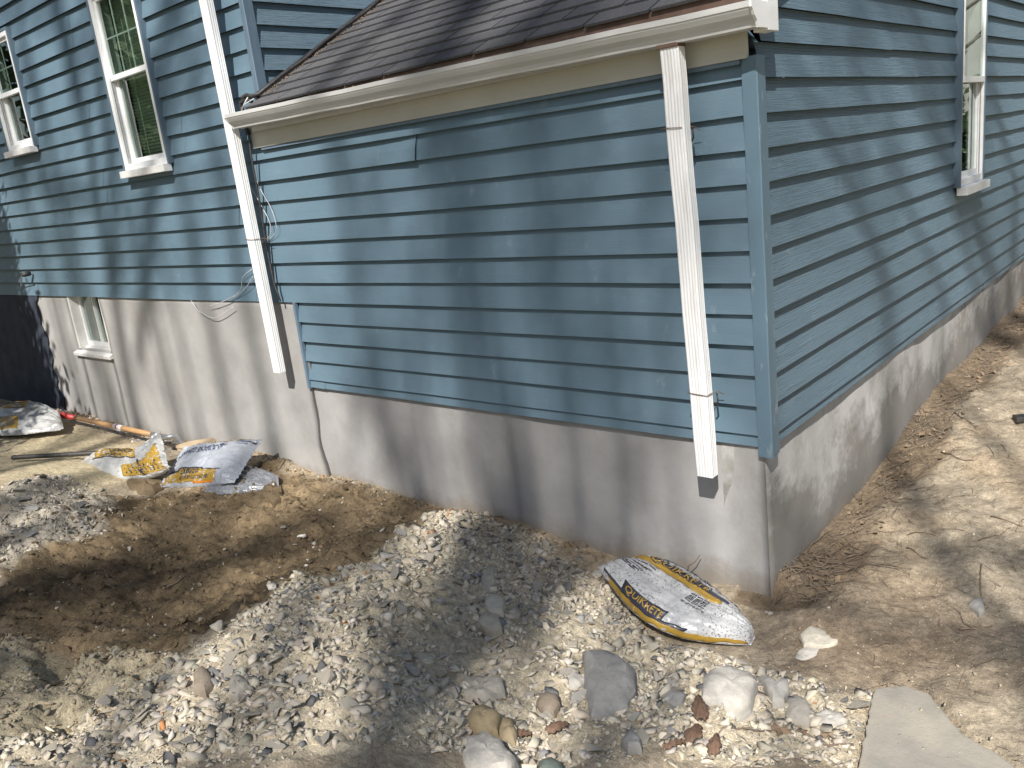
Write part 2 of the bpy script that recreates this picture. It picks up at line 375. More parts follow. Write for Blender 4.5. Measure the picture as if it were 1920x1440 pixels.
def hit0(px, py, lift=0):
    d = raydir(px, py); t = 1.0
    ts = np.arange(1.2, 14, .02); P = CAM+ts[:, None]*d
    h = Hbase(P[:, 0], P[:, 1]); i = np.argmax(P[:, 2] < h); return P[i]
def poly(pts): return np.array([hit0(*p)[:2] for p in pts])
def sdist(x, y, PG):
    # signed distance to polygon, positive inside
    n = len(PG); dmin = np.full(x.shape, 1e9); ins = np.zeros(x.shape, bool)
    for i in range(n):
        a = PG[i]; b = PG[(i+1) % n]; ab = b-a; L = max((ab**2).sum(), 1e-9)
        t = np.clip(((x-a[0])*ab[0]+(y-a[1])*ab[1])/L, 0, 1)
        dmin = np.minimum(dmin, np.hypot(x-a[0]-t*ab[0], y-a[1]-t*ab[1]))
        c = ((a[1] > y) != (b[1] > y)) & (x < (b[0]-a[0])*(y-a[1])/((b[1]-a[1]) if abs(b[1]-a[1]) > 1e-9 else 1e-9)+a[0])
        ins ^= c
    return np.where(ins, dmin, -dmin)
PG_RUB = poly([(845, 965), (700, 1045), (560, 1105), (430, 1170), (330, 1240), (180, 1330), (0, 1400), (0, 1439), (400, 1439), (960, 1439), (1600, 1439), (1620, 1330), (1480, 1280), (1380, 1240), (1250, 1215), (1120, 1090), (1040, 1030), (950, 985)])
PG_HEAP = poly([(0, 925), (110, 890), (200, 925), (190, 985), (90, 1030), (0, 1060)])
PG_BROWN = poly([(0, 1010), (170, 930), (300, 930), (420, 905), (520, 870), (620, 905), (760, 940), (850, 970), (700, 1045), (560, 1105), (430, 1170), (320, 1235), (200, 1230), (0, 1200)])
PG_GOLD = poly([(600, 890), (760, 935), (850, 970), (720, 1030), (560, 960), (480, 900)])
PG_SAND = poly([(0, 790), (150, 800), (290, 850), (300, 890), (160, 925), (90, 890), (0, 920)])
PG_FORE = poly([(0, 1200), (200, 1225), (330, 1240), (180, 1335), (0, 1400)])
PG_HOLE = poly([(80, 1215), (120, 1205), (135, 1240), (100, 1275), (75, 1260)])
PG_SLAB = poly([(1640, 1300), (1700, 1295), (1742, 1312), (1800, 1384), (1880, 1432), (1960, 1500), (1620, 1560), (1612, 1440)])
PG_DARK_BAND = poly([(1430, 1110), (1560, 1100), (1900, 1190), (1900, 1290), (1600, 1270), (1500, 1290), (1400, 1230)])  # band of yard soil coloured darker and browner
def sm(d, w): t = np.clip(d/w+.5, 0, 1); return t*t*(3-2*t)
def masks(x, y):
    j = fbm(x, y, 5, 4, 3)*.16
    rub = sm(sdist(x, y, PG_RUB)+j, .10); heap = sm(sdist(x, y, PG_HEAP)+j, .15)
    return dict(rub=rub, heap=heap, brown=sm(sdist(x, y, PG_BROWN)+j, .15), sand=sm(sdist(x, y, PG_SAND)+j, .3), fore=sm(sdist(x, y, PG_FORE)+j, .15),
                dark_band=sm(sdist(x, y, PG_DARK_BAND)+j*2, .5), litter=sm(.20-x+.06*np.sin(y*5)+j*.6, .12)*(y > -.05)*(y < 8)*(x > -.2))
def H(x, y):
    x = np.asarray(x, float); y = np.asarray(y, float)
    mk = masks(x, y); rough = .5+.8*mk['rub']+.8*mk['heap']+1.5*mk['brown']+1.4*mk['fore']
    near = np.clip(1-np.maximum(np.abs(x+2)-6, 0)/3, 0, 1)*np.clip(1-np.maximum(np.abs(y)-5, 0)/3, 0, 1)
    h = Hbase(x, y)+near*(fbm(x, y, 3.1, 3, 1)*.045*np.minimum(rough, 1.1)+fbm(x, y, 14, 3, 5)*.026*rough+fbm(x, y, 45, 2, 9)*.009*rough)
    right = sm(x-.1, .2)
    h = h+right*near*(np.abs(fbm(x, y, 2.2, 3, 8))*.06+np.abs(fbm(x, y, 9, 3, 11))*.018)
    h = h-.025*mk['litter']*sm(.22-x, .1)-.05*sm(sdist(x, y, PG_SLAB), .05)-.12*sm(sdist(x, y, PG_HOLE), .12)
    return h
def hit(px, py):
    p = hit0(px, py); d = raydir(px, py)
    ts = (p[0]-CAM[0])/d[0] if abs(d[0]) > 1e-6 else 3
    T_ = np.arange(ts-.25, ts+.35, .004); P = CAM+T_[:, None]*d; h = H(P[:, 0], P[:, 1]); i = int(np.argmax(P[:, 2] < h)); return P[i]

def gridmesh(name, xs, ys, drop=0, hole=None):
    X, Y = np.meshgrid(xs, ys, indexing='ij'); Z = H(X, Y)-drop
    mk = masks(X, Y)
    n1 = fbm(X, Y, 2.3, 4, 2); n2 = fbm(X, Y, 17, 3, 6)
    def C(c): return np.array(c)[None, None, :]
    c = C((.36, .31, .24))*(1+.35*n1+.45*n2)[..., None]
    gr = sm(n1-.05, .25)[..., None]*.6; c = c*(1-gr)+C((.34, .27, .19))*gr
    far = sm(np.maximum(np.abs(X+3)-9, np.abs(Y-1)-8), 3)[..., None]; c = c*(1-far)+C((.14, .14, .07))*far
    def mixm(c, m, col, v=.5): return c*(1-m[..., None])+(C(col)*(1+v*n1+.5*v*n2)[..., None])*m[..., None]
    c = mixm(c, mk['dark_band'], (.215, .17, .125)); c = mixm(c, mk['sand'], (.46, .40, .28), .2); gold = sm(sdist(X, Y, PG_GOLD), .5); c = mixm(c, mk['brown'], (.135, .102, .064), 1.0); c = mixm(c, mk['brown']*gold*.8, (.215, .165, .105), .6)
    c = mixm(c, mk['fore'], (.35, .31, .225), .4); c = mixm(c, mk['heap'], (.36, .33, .28), .4); c = mixm(c, mk['rub'], (.45, .40, .31), .35)
    tn = sm(sdist(X, Y, PG_RUB)-.05, .1)*0
    c = mixm(c, mk['litter']*.85, (.15, .115, .08), .8)
    V = np.stack([X, Y, Z], -1).reshape(-1, 3); nx, ny = X.shape
    I = np.arange(nx*ny).reshape(nx, ny)
    Q = np.stack([I[:-1, :-1], I[1:, :-1], I[1:, 1:], I[:-1, 1:]], -1)
    keep = np.ones(Q.shape[:2], bool)
    if hole:
        cx = (X[:-1, :-1]+X[1:, 1:])/2; cy = (Y[:-1, :-1]+Y[1:, 1:])/2
        keep = ~hole(cx, cy)
    return fastmesh(name, V, Q[keep], M['soil'], colors=np.clip(c.reshape(-1, 3), .01, .8), smooth=True, quads=True)
FX0, FX1, FY0, FY1 = -7.6, 2.2, -3.0, .30
xs = np.concatenate([np.arange(FX0, -4, .028), np.arange(-4, FX1+.001, .0145)])
ys = np.arange(FY0, FY1+.001, .0145)
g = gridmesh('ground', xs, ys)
g['kind'] = 'structure'
RY0, RY1, RX0 = ys[-1], 7.5, -.3
def on(v, arr, tol=1e-6): return v
xr = xs[(xs >= RX0-.02)]; yr = np.arange(ys[-1], RY1, .03); yr[0] = ys[-1]
g2 = gridmesh('ground', xr, yr); g2['kind'] = 'structure'
xo = np.unique(np.round(np.concatenate([-np.geomspace(1, 300, 26)+xs[0]+1, np.linspace(xs[0], xs[-1], 60), np.geomspace(1, 300, 26)+xs[-1]-1]), 5))
yo = np.unique(np.round(np.concatenate([-np.geomspace(1, 300, 26)+ys[0]+1, np.linspace(ys[0], yr[-1], 60), np.geomspace(1, 300, 26)+yr[-1]-1]), 5))
g3 = gridmesh('ground', xo, yo, .035); g3['kind'] = 'structure'

# ------------------------------------------------------------------ house
E_ = .127
house = T(empty('house', (0, 0, -.7)), 'blue vinyl-sided house with pale stucco foundation, white gutter and grey shingle extension roof', 'house')
house_inv = Vector((0, 0, .7))
hp = empty('tmp'); bpy.data.objects.remove(hp)
def hpart(o): 
    o.parent = house; o.matrix_parent_inverse = Matrix.Translation(house_inv); return o
XC = -3.115      # right corner of the main house
def line_z(k): return (12-k)*E_
def plank(a, b, zb, zt, axis, face, off=0, cutl=None, bulge=None, zrow=None, mat=None):
    """one course; axis 'x' faces -Y, axis 'y' faces +X.  face = plane of the butt edge"""
    if zrow is None: zrow = zb
    n = max(1, int((b-a)/.35)); ts = np.linspace(a, b, n+1)
    ph = R0.random()*10
    V = []; F = []
    for i, t in enumerate(ts):
        wz = .0012*math.sin(t*2.1+ph)+.0008*math.sin(t*5.3+ph*2); wo = .0014*math.sin(t*1.7+ph*1.3)
        e = 0
        if bulge and i == n: e = bulge
        def pt(z, dep, q=t):
            d = face+(dep+off+wo-e*(1 if z < zrow+.09 else .4)) if axis == 'x' else face-(dep+off+wo-e)
            return (q, d, z) if axis == 'x' else (d, q, z)
        tt = t
        def dp(z): return .026*(z-zrow)/E_
        tq = t
        if cutl and i == 0: tq = None
        zs = [zb, (zb+zt)/2, zt+.003]
        if abs(zb-zrow) < 1e-6: V.append(pt(zb+wz+.007, .029, t if not (cutl and i == 0) else t+cutl(zb)-a))
        for z in zs:
            q = t
            if cutl and i == 0: q = cutl(z)
            V.append(pt(z+(wz if z < zt else 0), dp(z), q))
    m_ = len(V)//(n+1)
    for i in range(n):
        for k in range(m_-1):
            p = i*m_+k; F.append((p, p+m_, p+m_+1, p+1) if axis == 'x' else (p, p+m_, p+m_+1, p+1))
    if mat is None: mat = M['siding_front'] if axis == 'x' else M['siding_side']
    return hpart(mesh('siding_plank', V, F, mat))
WIN = dict(W1=(-4.965, -4.325, 1.475, 2.70), W0=(-7.07, -6.49, 1.815, 2.74))
seams_main = {1: [-5.42], 2: [-5.42], 3: [-3.615, -7.29], 4: [-3.615, -7.29], 5: [-5.38], 6: [-5.385], 7: [-3.58, -7.30], 8: [-3.59, -7.305], 0: [-4.1, -8], -1: [-4.1, -8]}
seams_ext = {1: [-1.855], 2: [-1.857], 5: [-1.80], 6: [-1.795], 13: [-3.0], 9: [], 10: []}
def course(axis, face, a, b, row, seams, wins, zb, zt, lapdir=1, cutl=None):
    cuts = sorted([s for s in seams if a < s < b]); ed = [a]+cuts+[b]
    for i in range(len(ed)-1):
        s0, s1 = ed[i], ed[i+1]
        off = -.002 if i < len(ed)-2 else 0
        if i > 0: s0 -= .015
        segs = [(s0, s1)]
        for (w0, w1, y0, y1) in wins:
            if zt <= y0+1e-4 or zb >= y1-1e-4: continue
            ns = []
            for p, q in segs:
                if q <= w0 or p >= w1: ns.append((p, q)); continue
                if p < w0: ns.append((p, w0))
                if q > w1: ns.append((w1, q))
                if i == 0 or True:
                    pp, qq = max(p, w0), min(q, w1)
                    if zb < y0-.004 < zt: plank(pp, qq, zb, y0, axis, face, off, zrow=zb)
                    if zb < y1 < zt-.004: plank(pp, qq, y1, zt, axis, face, off, zrow=zb)
            segs = ns
        for j, (p, q) in enumerate(segs):
            plank(p, q, zb, zt, axis, face, off, cutl if (i == 0 and j == 0) else None,
                  bulge=.016 if (axis == 'x' and row == 2 and abs(q+1.857) < 1e-6) else None)
S = .012
for row in range(8, -30, -1):                                    # main front wall and, flush with it, the extension front
    zb, zt = line_z(row), line_z(row-1)
    if row >= 1:
        course('x', S, -12, -.062, row, seams_main.get(row, [])+[-3.19]*(0)+seams_ext.get(row, []), WIN.values(), zb, zt)
    else: course('x', S, -12, XC-.045, row, seams_main.get(row, [-5.4 if row % 4 < 2 else -7.3]), WIN.values(), zb, zt)
# top filler course of the extension, tucked under the frieze
plank(XC-.045, -.062, line_z(0), 1.478, 'x', S)
for row in (9, 10, 11, 12): course('x', S, -3.150, -.062, row, seams_ext.get(row, []), [], line_z(row), line_z(row-1))
course('x', S+.006, -3.150, -.062, 13, seams_ext[13], [], -.052, 0)
# main house wall facing right, above the extension roof
ROOF_S = .545; ROOF_Z0 = 1.742
def roofz(y): return ROOF_Z0+ROOF_S*y
YC = .065
for row in range(-2, -30, -1):
    zb, zt = line_z(row), line_z(row-1)
    course('y', XC-.010, YC-.005, 8, row, [3.1] if row % 4 < 2 else [4.6], [], zb, zt)
course('y', XC-.010, YC-.005, .5, -1, [], [], line_z(-1), line_z(-2))
# gable wall facing right
RW = (2.82, 3.38, .735, 1.99)
seams_r = {7: [1.8], 8: [1.805], 9: [2.467], 10: [3.60], 11: [3.61], 12: [3.62], 13: [.49], 3: [4.4], 4: [4.4], 5: [3.9], 1: [2.0], 2: [2.0]}
YE = 7.7; YR = 3.9
for row in range(12, -17, -1):
    zb, zt = line_z(row), line_z(row-1)
    rake = lambda z: (z-1.60)/ROOF_S
    if rake(zt) > YR-.1: break
    if zt < 1.62: course('y', -S, .062, YE, row, seams_r.get(row, []), [RW], zb, zt)
    else:
        a0 = max(.062, rake(zb)); cut = (lambda z: max(.062, rake(z)))
        course('y', -S, a0, 2*YR-.12-max(0, rake(zt)), row, seams_r.get(row, [a0+1.5+1.2*(row % 3)] if row % 4 < 2 else []), [RW], zb, zt, cutl=cut)
course('y', -S-.006, .062, YE, 13, seams_r[13], [], -.046, 0)
# corner posts
def corner_post(x, y, z0, z1, wf, ws, mat, dn=0):
    prof = [(x-wf, y+.008), (x-.004, y), (x, y+.004), (x-.006, y+ws), (x-.018, y+ws), (x-.018, y+.02), (x-wf, y+.02)]
    mb = MB(); n = 8; V = []; F = []
    for i in range(n+1):
        z = z0+(z1-z0)*i/n; k = .0015*math.sin(i*2.3)
        for j, (a, b) in enumerate(prof): V.append((a, b+k, z-(dn*.02 if i == 0 and j == 1 else 0)))
    q = len(prof)
    for i in range(n):
        for j in range(q): F.append((i*q+j, i*q+(j+1) % q, (i+1)*q+(j+1) % q, (i+1)*q+j))
    F.append(tuple(range(q))); F.append(tuple(n*q+j for j in range(q)))
    mb.add(V, F); return hpart(mb.build('corner_post', mat))
T(corner_post(0, 0, -.088, 1.475, .064, .082, M['post_dirty'], 0), 'scuffed blue corner post on the extension corner')
T(corner_post(XC, 0, 1.765, 5.2, .052, .07, M['post']), 'blue corner post of the tall main wall above the roof')
# channel closing the extension siding on the left
hpart(MB().box((-3.172, .004, -.062), (-3.150, .028, .508)).build('end_channel', M['post'], bevel=.002))
# structural walls and foundation
wm = MB()
wm.box((-12, 7.9, -.8), (XC-.03, 8, 5.2)); wm.box((-12.05, .05, -.8), (-12, 8, 5.2)); wm.box((XC, 7.72, -.8), (-.03, 7.76, 1.8))
hpart(wm.build('back_wall', M['siding_front']))
def found(name, box, mat, amp, label, lump=None, ax=1, n=(90, 30)):
    (a0, a1), (z0, z1), face, th = box
    us = np.linspace(a0, a1, n[0]); zs = np.linspace(z0, z1, n[1]); U, Z = np.meshgrid(us, zs, indexing='ij')
    D = amp*(fbm(U, Z, 2.0, 4, 4)); 
    if lump: D = D+lump(U, Z)
    s = 1 if ax == 1 else -1
    cz = np.clip((-.05-U)/.5, 0, 1) if (ax == 1 and a1 > -.1) else (np.clip((U-.0385)/.25, 0, 1) if ax == 0 else 1)
    D = D*cz+(.012*(1-cz) if (ax == 1 and a1 > -.1) else 0)
    P = face-s*D
    if ax == 1 and -3.2 < a1 < -3.1: U = U+np.where(U > a1-.3, (U-a1+.3)/.3, 0)*(.022*np.sin(Z*7+1)+.012*np.sin(Z*17)-.015*np.clip(-Z-.3, 0, 1))
    V = np.stack([U, P, Z] if ax == 1 else [P, U, Z], -1).reshape(-1, 3)
    I = np.arange(V.shape[0]).reshape(U.shape)
    F = np.stack([I[:-1, :-1], I[1:, :-1], I[1:, 1:], I[:-1, 1:]], -1).reshape(-1, 4)
    # back sheet edge
    V2 = V.copy(); V2[:, 1 if ax == 1 else 0] = face+s*th
    B = []
    N0 = len(V); e = [I[:, 0], I[:, -1], I[0, :], I[-1, :]]
    for r in e:
        for p, q in zip(r[:-1], r[1:]): B.append((p, q, q+N0, p+N0))
    o = mesh(name, np.vstack([V, V2]), [tuple(f) for f in F]+B, mat, smooth=True)
    T(o, label); return hpart(o)
BW = (-6.68, -6.05, .02, .525)
for i, bx in enumerate([((-12, BW[0]), (-1.3, .53), .03, .25), ((BW[0], BW[1]), (-1.3, BW[2]), .03, .25), ((BW[1], -3.158), (-1.3, .53), .03, .25)]):
    found('foundation_wall', bx, M['stucco_l'], .012, 'warm grey smooth stucco foundation under the main wall', n=(60 if i != 1 else 12, 30))
def bl(U, Z): return .03*np.exp(-((U+.09)**2/.012+(Z+.66)**2/.02))+.012*np.exp(-((U+.05)**2/.01+(Z+.55)**2/.05))
found('foundation_wall', ((-3.30, -.0515), (-1.3, .10), .047, .02), M['stucco_f'], .010, 'pale grey stucco foundation under the extension front', bl)
def bl2(U, Z): return .02*np.exp(-((U-.1)**2/.02+(Z+.62)**2/.02))
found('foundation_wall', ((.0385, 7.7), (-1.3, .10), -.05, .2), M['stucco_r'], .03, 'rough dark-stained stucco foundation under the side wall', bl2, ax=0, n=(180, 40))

M['blackish_layer'] = basic('blackish_navy', (.018, .024, .04), (.04, .05, .07), .8, 5, 40, .004, .5)  # near-black navy layer over the left end of the foundation
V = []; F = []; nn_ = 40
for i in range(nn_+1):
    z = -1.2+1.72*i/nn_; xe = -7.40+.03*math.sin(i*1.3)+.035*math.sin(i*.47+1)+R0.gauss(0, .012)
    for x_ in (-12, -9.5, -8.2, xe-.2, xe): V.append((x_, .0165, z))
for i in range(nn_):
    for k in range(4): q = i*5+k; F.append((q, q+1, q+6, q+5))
o = mesh('dark_layer', V, F, M['blackish_layer']); so_ = o.modifiers.new('coat', 'SOLIDIFY'); so_.thickness = .006; so_.offset = -1; T(o, 'blackish layer on the far left of the foundation'); hpart(o)
# ------------------------------------------------------------------ roof, gutter, frieze
roof = hpart(MB().prism([(-.10, roofz(-.10)-.03), (YR, roofz(YR)-.03), (YR, roofz(YR)-.012), (-.10, roofz(-.10)-.012)], 0, XC+.002, .03).build('roof', M['brownmetal']))
hpart(MB().prism([(YR, roofz(YR)-.03), (2*YR+.1, roofz(-.10)-.03), (2*YR+.1, roofz(-.10)-.012), (YR, roofz(YR)-.012)], 0, XC+.002, .03).build('rear_roof_slope', M['shingle']))
sl_ = math.hypot(1, ROOF_S); expo = .127; tabw = .305
def roofpt(x, s, h):   # s = slant distance from the eave
    y = -.118+s/sl_; z = ROOF_Z0+ROOF_S*y; return (x-0, y-h*ROOF_S/sl_, z+h/sl_)
def shingle(x0, x1, r):
    s0 = r*expo; s1 = s0+expo+.02; t = .011; j = R0.uniform(-.003, .003); s0 += j
    lift = R0.uniform(0, .002)
    g_ = .006
    V = [roofpt(x0+g_, s0, .004+lift), roofpt(x1-g_, s0, .004+lift), roofpt(x1-g_, s1, -.001), roofpt(x0+g_, s1, -.001),
         roofpt(x0+g_, s0, .004+t+lift), roofpt(x1-g_, s0, .004+t+lift), roofpt(x1-g_, s1, .004), roofpt(x0+g_, s1, .004)]
    F = [(0, 3, 2, 1), (4, 5, 6, 7), (0, 1, 5, 4), (1, 2, 6, 5), (2, 3, 7, 6), (3, 0, 4, 7)]
    return V, F
NROW = 17
for r in range(NROW):
    x = XC+.012-((r*.5) % 1)*tabw-.03*((r*7) % 3)
    while x < .03:
        x0, x1 = max(x, XC+.012), min(x+tabw, .035)
        if x1-x0 > .02:
            V, F = shingle(x0, x1, r); o = mesh('shingle', V, F, M['shingle'], parent=roof)
        x += tabw
mb = MB()
for r in range(NROW, int((YR+.118)*sl_/expo)):
    x = XC+.012-((r*.5) % 1)*tabw
    while x < .03:
        x0, x1 = max(x, XC+.012), min(x+tabw, .035)
        if x1-x0 > .02: mb.add(*shingle(x0, x1, r))
        x += tabw
o = mb.build('upper_shingle_rows', M['shingle'], fix=False); o['kind'] = 'stuff'; o.parent = roof
hpart(MB().box((XC, -.106, roofz(-.1)-.075), (.03, -.098, roofz(-.1)-.004)).build('drip_edge', M['brownmetal']))
# gutter, falling slightly towards the right
def gprof(dz): 
    return [(-.045, 1.672+dz), (-.045, 1.590+dz), (-.118, 1.590+dz), (-.121, 1.598+dz), (-.128, 1.612+dz), (-.148, 1.628+dz), (-.160, 1.645+dz), (-.163, 1.652+dz), (-.166, 1.653+dz), (-.168, 1.672+dz), (-.160, 1.674+dz), (-.158, 1.662+dz),
            (-.155, 1.648+dz), (-.143, 1.631+dz), (-.124, 1.613+dz), (-.116, 1.596+dz), (-.049, 1.596+dz), (-.049, 1.672+dz)]
gx0, gx1 = -3.265, .062; ga, gb = gprof(.0), gprof(-.036)
q = len(ga); V = []; F = []; ng = 12
for i in range(ng+1):
    t = i/ng
    for k in range(q): V.append((gx0+(gx1-gx0)*t, ga[k][0]+.0015*math.sin(i*1.9), ga[k][1]*(1-t)+gb[k][1]*t+.0012*math.sin(i*2.7)))
for i in range(ng):
    for k in range(q): F.append((i*q+k, i*q+(k+1) % q, (i+1)*q+(k+1) % q, (i+1)*q+k))
F.append(tuple(range(q))); F.append(tuple(ng*q+k for k in range(q)))
gut = hpart(MB().add(V, F).build('gutter', M['gutter']))
for x, dz in ((gx0, 0), (gx1, -.036)):
    pr = [(a, b+dz) for a, b in [(-.043, 1.674), (-.043, 1.588), (-.120, 1.588), (-.130, 1.611), (-.150, 1.627), (-.162, 1.645), (-.170, 1.652), (-.171, 1.676)]]
    MB().prism(pr, 0, x-.004, x+.006).build('end_cap', M['white'], parent=gut)
hpart(MB().box((gx1-.05, -.044, 1.545), (gx1+.006, .045, 1.80)).build('roof_return', M['white'], bevel=.002))
hpart(MB().box((-3.19, -.042, 1.56), (.012, -.010, 1.70)).build('fascia', M['gutter']))
hpart(MB().box((-3.262, -.008, 1.470), (-.034, .011, 1.600)).build('frieze_board', M['cream'], bevel=.002))
hpart(MB().box((-3.262, -.0105, 1.468), (-.034, -.0082, 1.484)).build('frieze_lip', M['cream']))
hpart(MB().box((-3.19, -.004, 1.452), (-.066, .012, 1.4675)).build('top_channel', M['post']))
# rake board along the gable
V = []; r0, r1 = -.02, YR
hpart(MB().prism([(r0, roofz(r0)-.13), (r1, roofz(r1)-.13), (r1, roofz(r1)-.012), (r0, roofz(r0)-.012)], 0, -.018, .022).build('rake_board', M['post']))
hpart(MB().prism([(r0+.03, roofz(r0+.03)-.045), (r1, roofz(r1)-.045), (r1, roofz(r1)-.0), (r0+.03, roofz(r0+.03)-.0)], 0, .0225, .036).build('rake_trim', M['white']))
hpart(MB().prism([(2*YR-r0, roofz(r0)-.13), (r1, roofz(r1)-.13), (r1, roofz(r1)-.012), (2*YR-r0, roofz(r0)-.012)], 0, -.018, .022).build('rake_board', M['post']))
# main roof
hpart(MB().box((-12.3, -.35, 5.2), (XC+.3, 8.3, 5.3)).build('eaves_board', M['white']))
hpart(MB().prism([(-.35, 5.301), (8.3, 5.301), (3.97, 7.6)], 0, -12.3, XC+.3).build('main_roof', M['shingle']))
# flashing and cable where the extension roof meets the main wall
mb = MB()
ys_ = np.linspace(-.03, YR, 14)
for i in range(13):
    a, b = ys_[i], ys_[i+1]
    mb.prism([(a, roofz(a)+.0), (b, roofz(b)+.0), (b, roofz(b)+.045), (a, roofz(a)+.045)], 0, XC-.004+.0003*i, XC+.006+.0003*i)
hpart(mb.build('step_flashing', M['flash']))
pts = [(XC+.025+.006*math.sin(i*1.7), y, roofz(y)+.035+.006*math.sin(i*2.3)) for i, y in enumerate(np.linspace(-.02, YR, 22))]
pts = [(-3.26, -.03, 1.735), (-3.24, -.035, 1.765), (-3.18, -.045, 1.772), (-3.13, -.04, 1.757)]+pts
hpart(MB().tube(pts, .011, 8).build('black_cable', M['black'], smooth=True))
hpart(MB().tube([(-3.27, -.02, 1.55), (-3.275, -.03, 1.66), (-3.265, -.035, 1.74), (-3.22, -.03, 1.75), (-3.16, -.03, 1.735)], .014, 8).build('black_cable', M['black'], smooth=True))
hpart(MB().tube([(-3.16, -.05, 1.755), (-3.20, -.06, 1.72), (-3.25, -.05, 1.69), (-3.24, -.02, 1.66)], .004, 6).build('white_wire', M['wire'], smooth=True))
hpart(MB().tube([(-3.10, -.05, 1.74), (-3.17, -.07, 1.72), (-3.22, -.07, 1.70)], .003, 6).build('white_wire', M['wire'], smooth=True))
# brown growth and leaf crumbs on the wall foot are in the siding; crumbs on the shingles:
mb = MB()
for i in range(420):
    y = R0.random()**1.2*1.6; dx = abs(R0.gauss(0, .05))+.02; s = (y+.118)*sl_
    p = Vector(roofpt(XC+dx, s, .014)); r = R0.uniform(.002, .006)
    a = Vector((R0.gauss(0, 1), R0.gauss(0, 1), R0.gauss(0, 1))).normalized()*r; b_ = a.orthogonal().normalized()*r
    c_ = a.cross(b_).normalized()*r
    mb.add([p+a, p+b_, p-a, p-b_, p+c_, p-c_], [(0, 1, 4), (1, 2, 4), (2, 3, 4), (3, 0, 4), (1, 0, 5), (2, 1, 5), (3, 2, 5), (0, 3, 5)])
for i in range(60):
    x = R0.uniform(-3.05, 0); p = Vector((x, -.125+R0.uniform(-.02, .02), 1.668+R0.uniform(-.004, .01)-.011*(x+3.2))); r = R0.uniform(.004, .012)
    a = Vector((R0.gauss(0, 1), R0.gauss(0, 1), R0.gauss(0, 1))).normalized()*r; b_ = a.orthogonal().normalized()*r*.7
    mb.add([p+a, p+b_, p-a, p-b_], [(0, 1, 2, 3)])
o = mb.build('roof_debris', M['leaf'], fix=False); o['kind'] = 'stuff'; hpart(o)

# ------------------------------------------------------------------ downspouts
def downspout(top, bot, wd, dp_, label, straps, y0=-.112):
    """corrugated rectangular pipe; top / bot = (x centre, z)"""
    n = 10; prof = []
    def side(p, q, ribs, amp, nx, ny):
        out_ = []
        for i in range(ribs*2):
            t = (i+.5)/(ribs*2); k = amp if i % 2 else 0
            out_.append((p[0]+(q[0]-p[0])*t+nx*k, p[1]+(q[1]-p[1])*t+ny*k))
        return out_
    h = wd/2; r = .006
    prof += [(-h+r, 0)]+side((-h+r, 0), (h-r, 0), 5, 0.0019, 0, 1)+[(h-r, 0), (h, r)]+side((h, r), (h, dp_-r), 3, 0.0019, -1, 0)+[(h, dp_-r), (h-r, dp_)]
    prof += [(-h+r, dp_), (-h, dp_-r)]+side((-h, dp_-r), (-h, r), 3, 0.0019, 1, 0)+[(-h, r)]
    q = len(prof); V = []; F = []
    for i in range(n+1):
        t = i/n; x = top[0]*(1-t)+bot[0]*t+.002*math.sin(i*1.8); z = top[1]*(1-t)+bot[1]*t
        k = .95 if i == n else 1
        for a, b_ in prof:
            V.append((x+a*k, y0+(b_-dp_/2)*k+dp_/2+.001*math.sin(i*2.2), z))
    for i in range(n):
        for k in range(q): F.append((i*q+k, i*q+(k+1) % q, (i+1)*q+(k+1) % q, (i+1)*q+k))
    o = hpart(MB().add(V, F).build('downspout', M['spout'])); T(o, label)
    # the pipe is hollow: inner sleeve so that the open end reads dark
    sol = o.modifiers.new('wall', 'SOLIDIFY'); sol.thickness = .0015; sol.offset = -1
    for xs_, z in straps:
        pts = []
        for a, b_ in [(-h-.004, dp_), (-h-.004, -.004), (0, -.005), (h+.004, -.004), (h+.004, dp_*.6), (h+.012, dp_+.02), (h+.03, dp_+.035)]:
            pts.append((xs_+a, y0+b_, z+.004*math.sin(a*90)-(.02 if a > h+.02 else 0)))
        s_ = MB().tube(pts, 0.0019, 6).build('wire_tie', M['steelwire'], parent=o, smooth=True)
        MB().tube([(xs_+h+.012, y0+dp_+.01, z-.01), (xs_+h+.024, y0+dp_-.01, z-.02), (xs_+h+.02, y0+dp_, z-.045), (xs_+h+.008, y0+dp_, z-.06)], .0035, 6).build('wire_tie', M['black'], parent=o, smooth=True)
    return o
sp_r = downspout((-.297, 1.60), (-.254, -.168), .080, .056, 'dusty white ribbed downspout near the corner post', [(-.302, 1.257), (-.262, .197)])
T(sp_r, 'dusty white ribbed downspout near the corner post')
sp_l = downspout((-3.395, 5.2), (-3.318, .066), .075, .056, 'white ribbed downspout on the main wall at the left end of the gutter', [(-3.332, .93)])
# outlet collar that the right spout hangs from
hpart(MB().box((-.345, -.118, 1.545), (-.253, -.052, 1.575)).build('gutter_outlet', M['brownmetal'], bevel=.004))
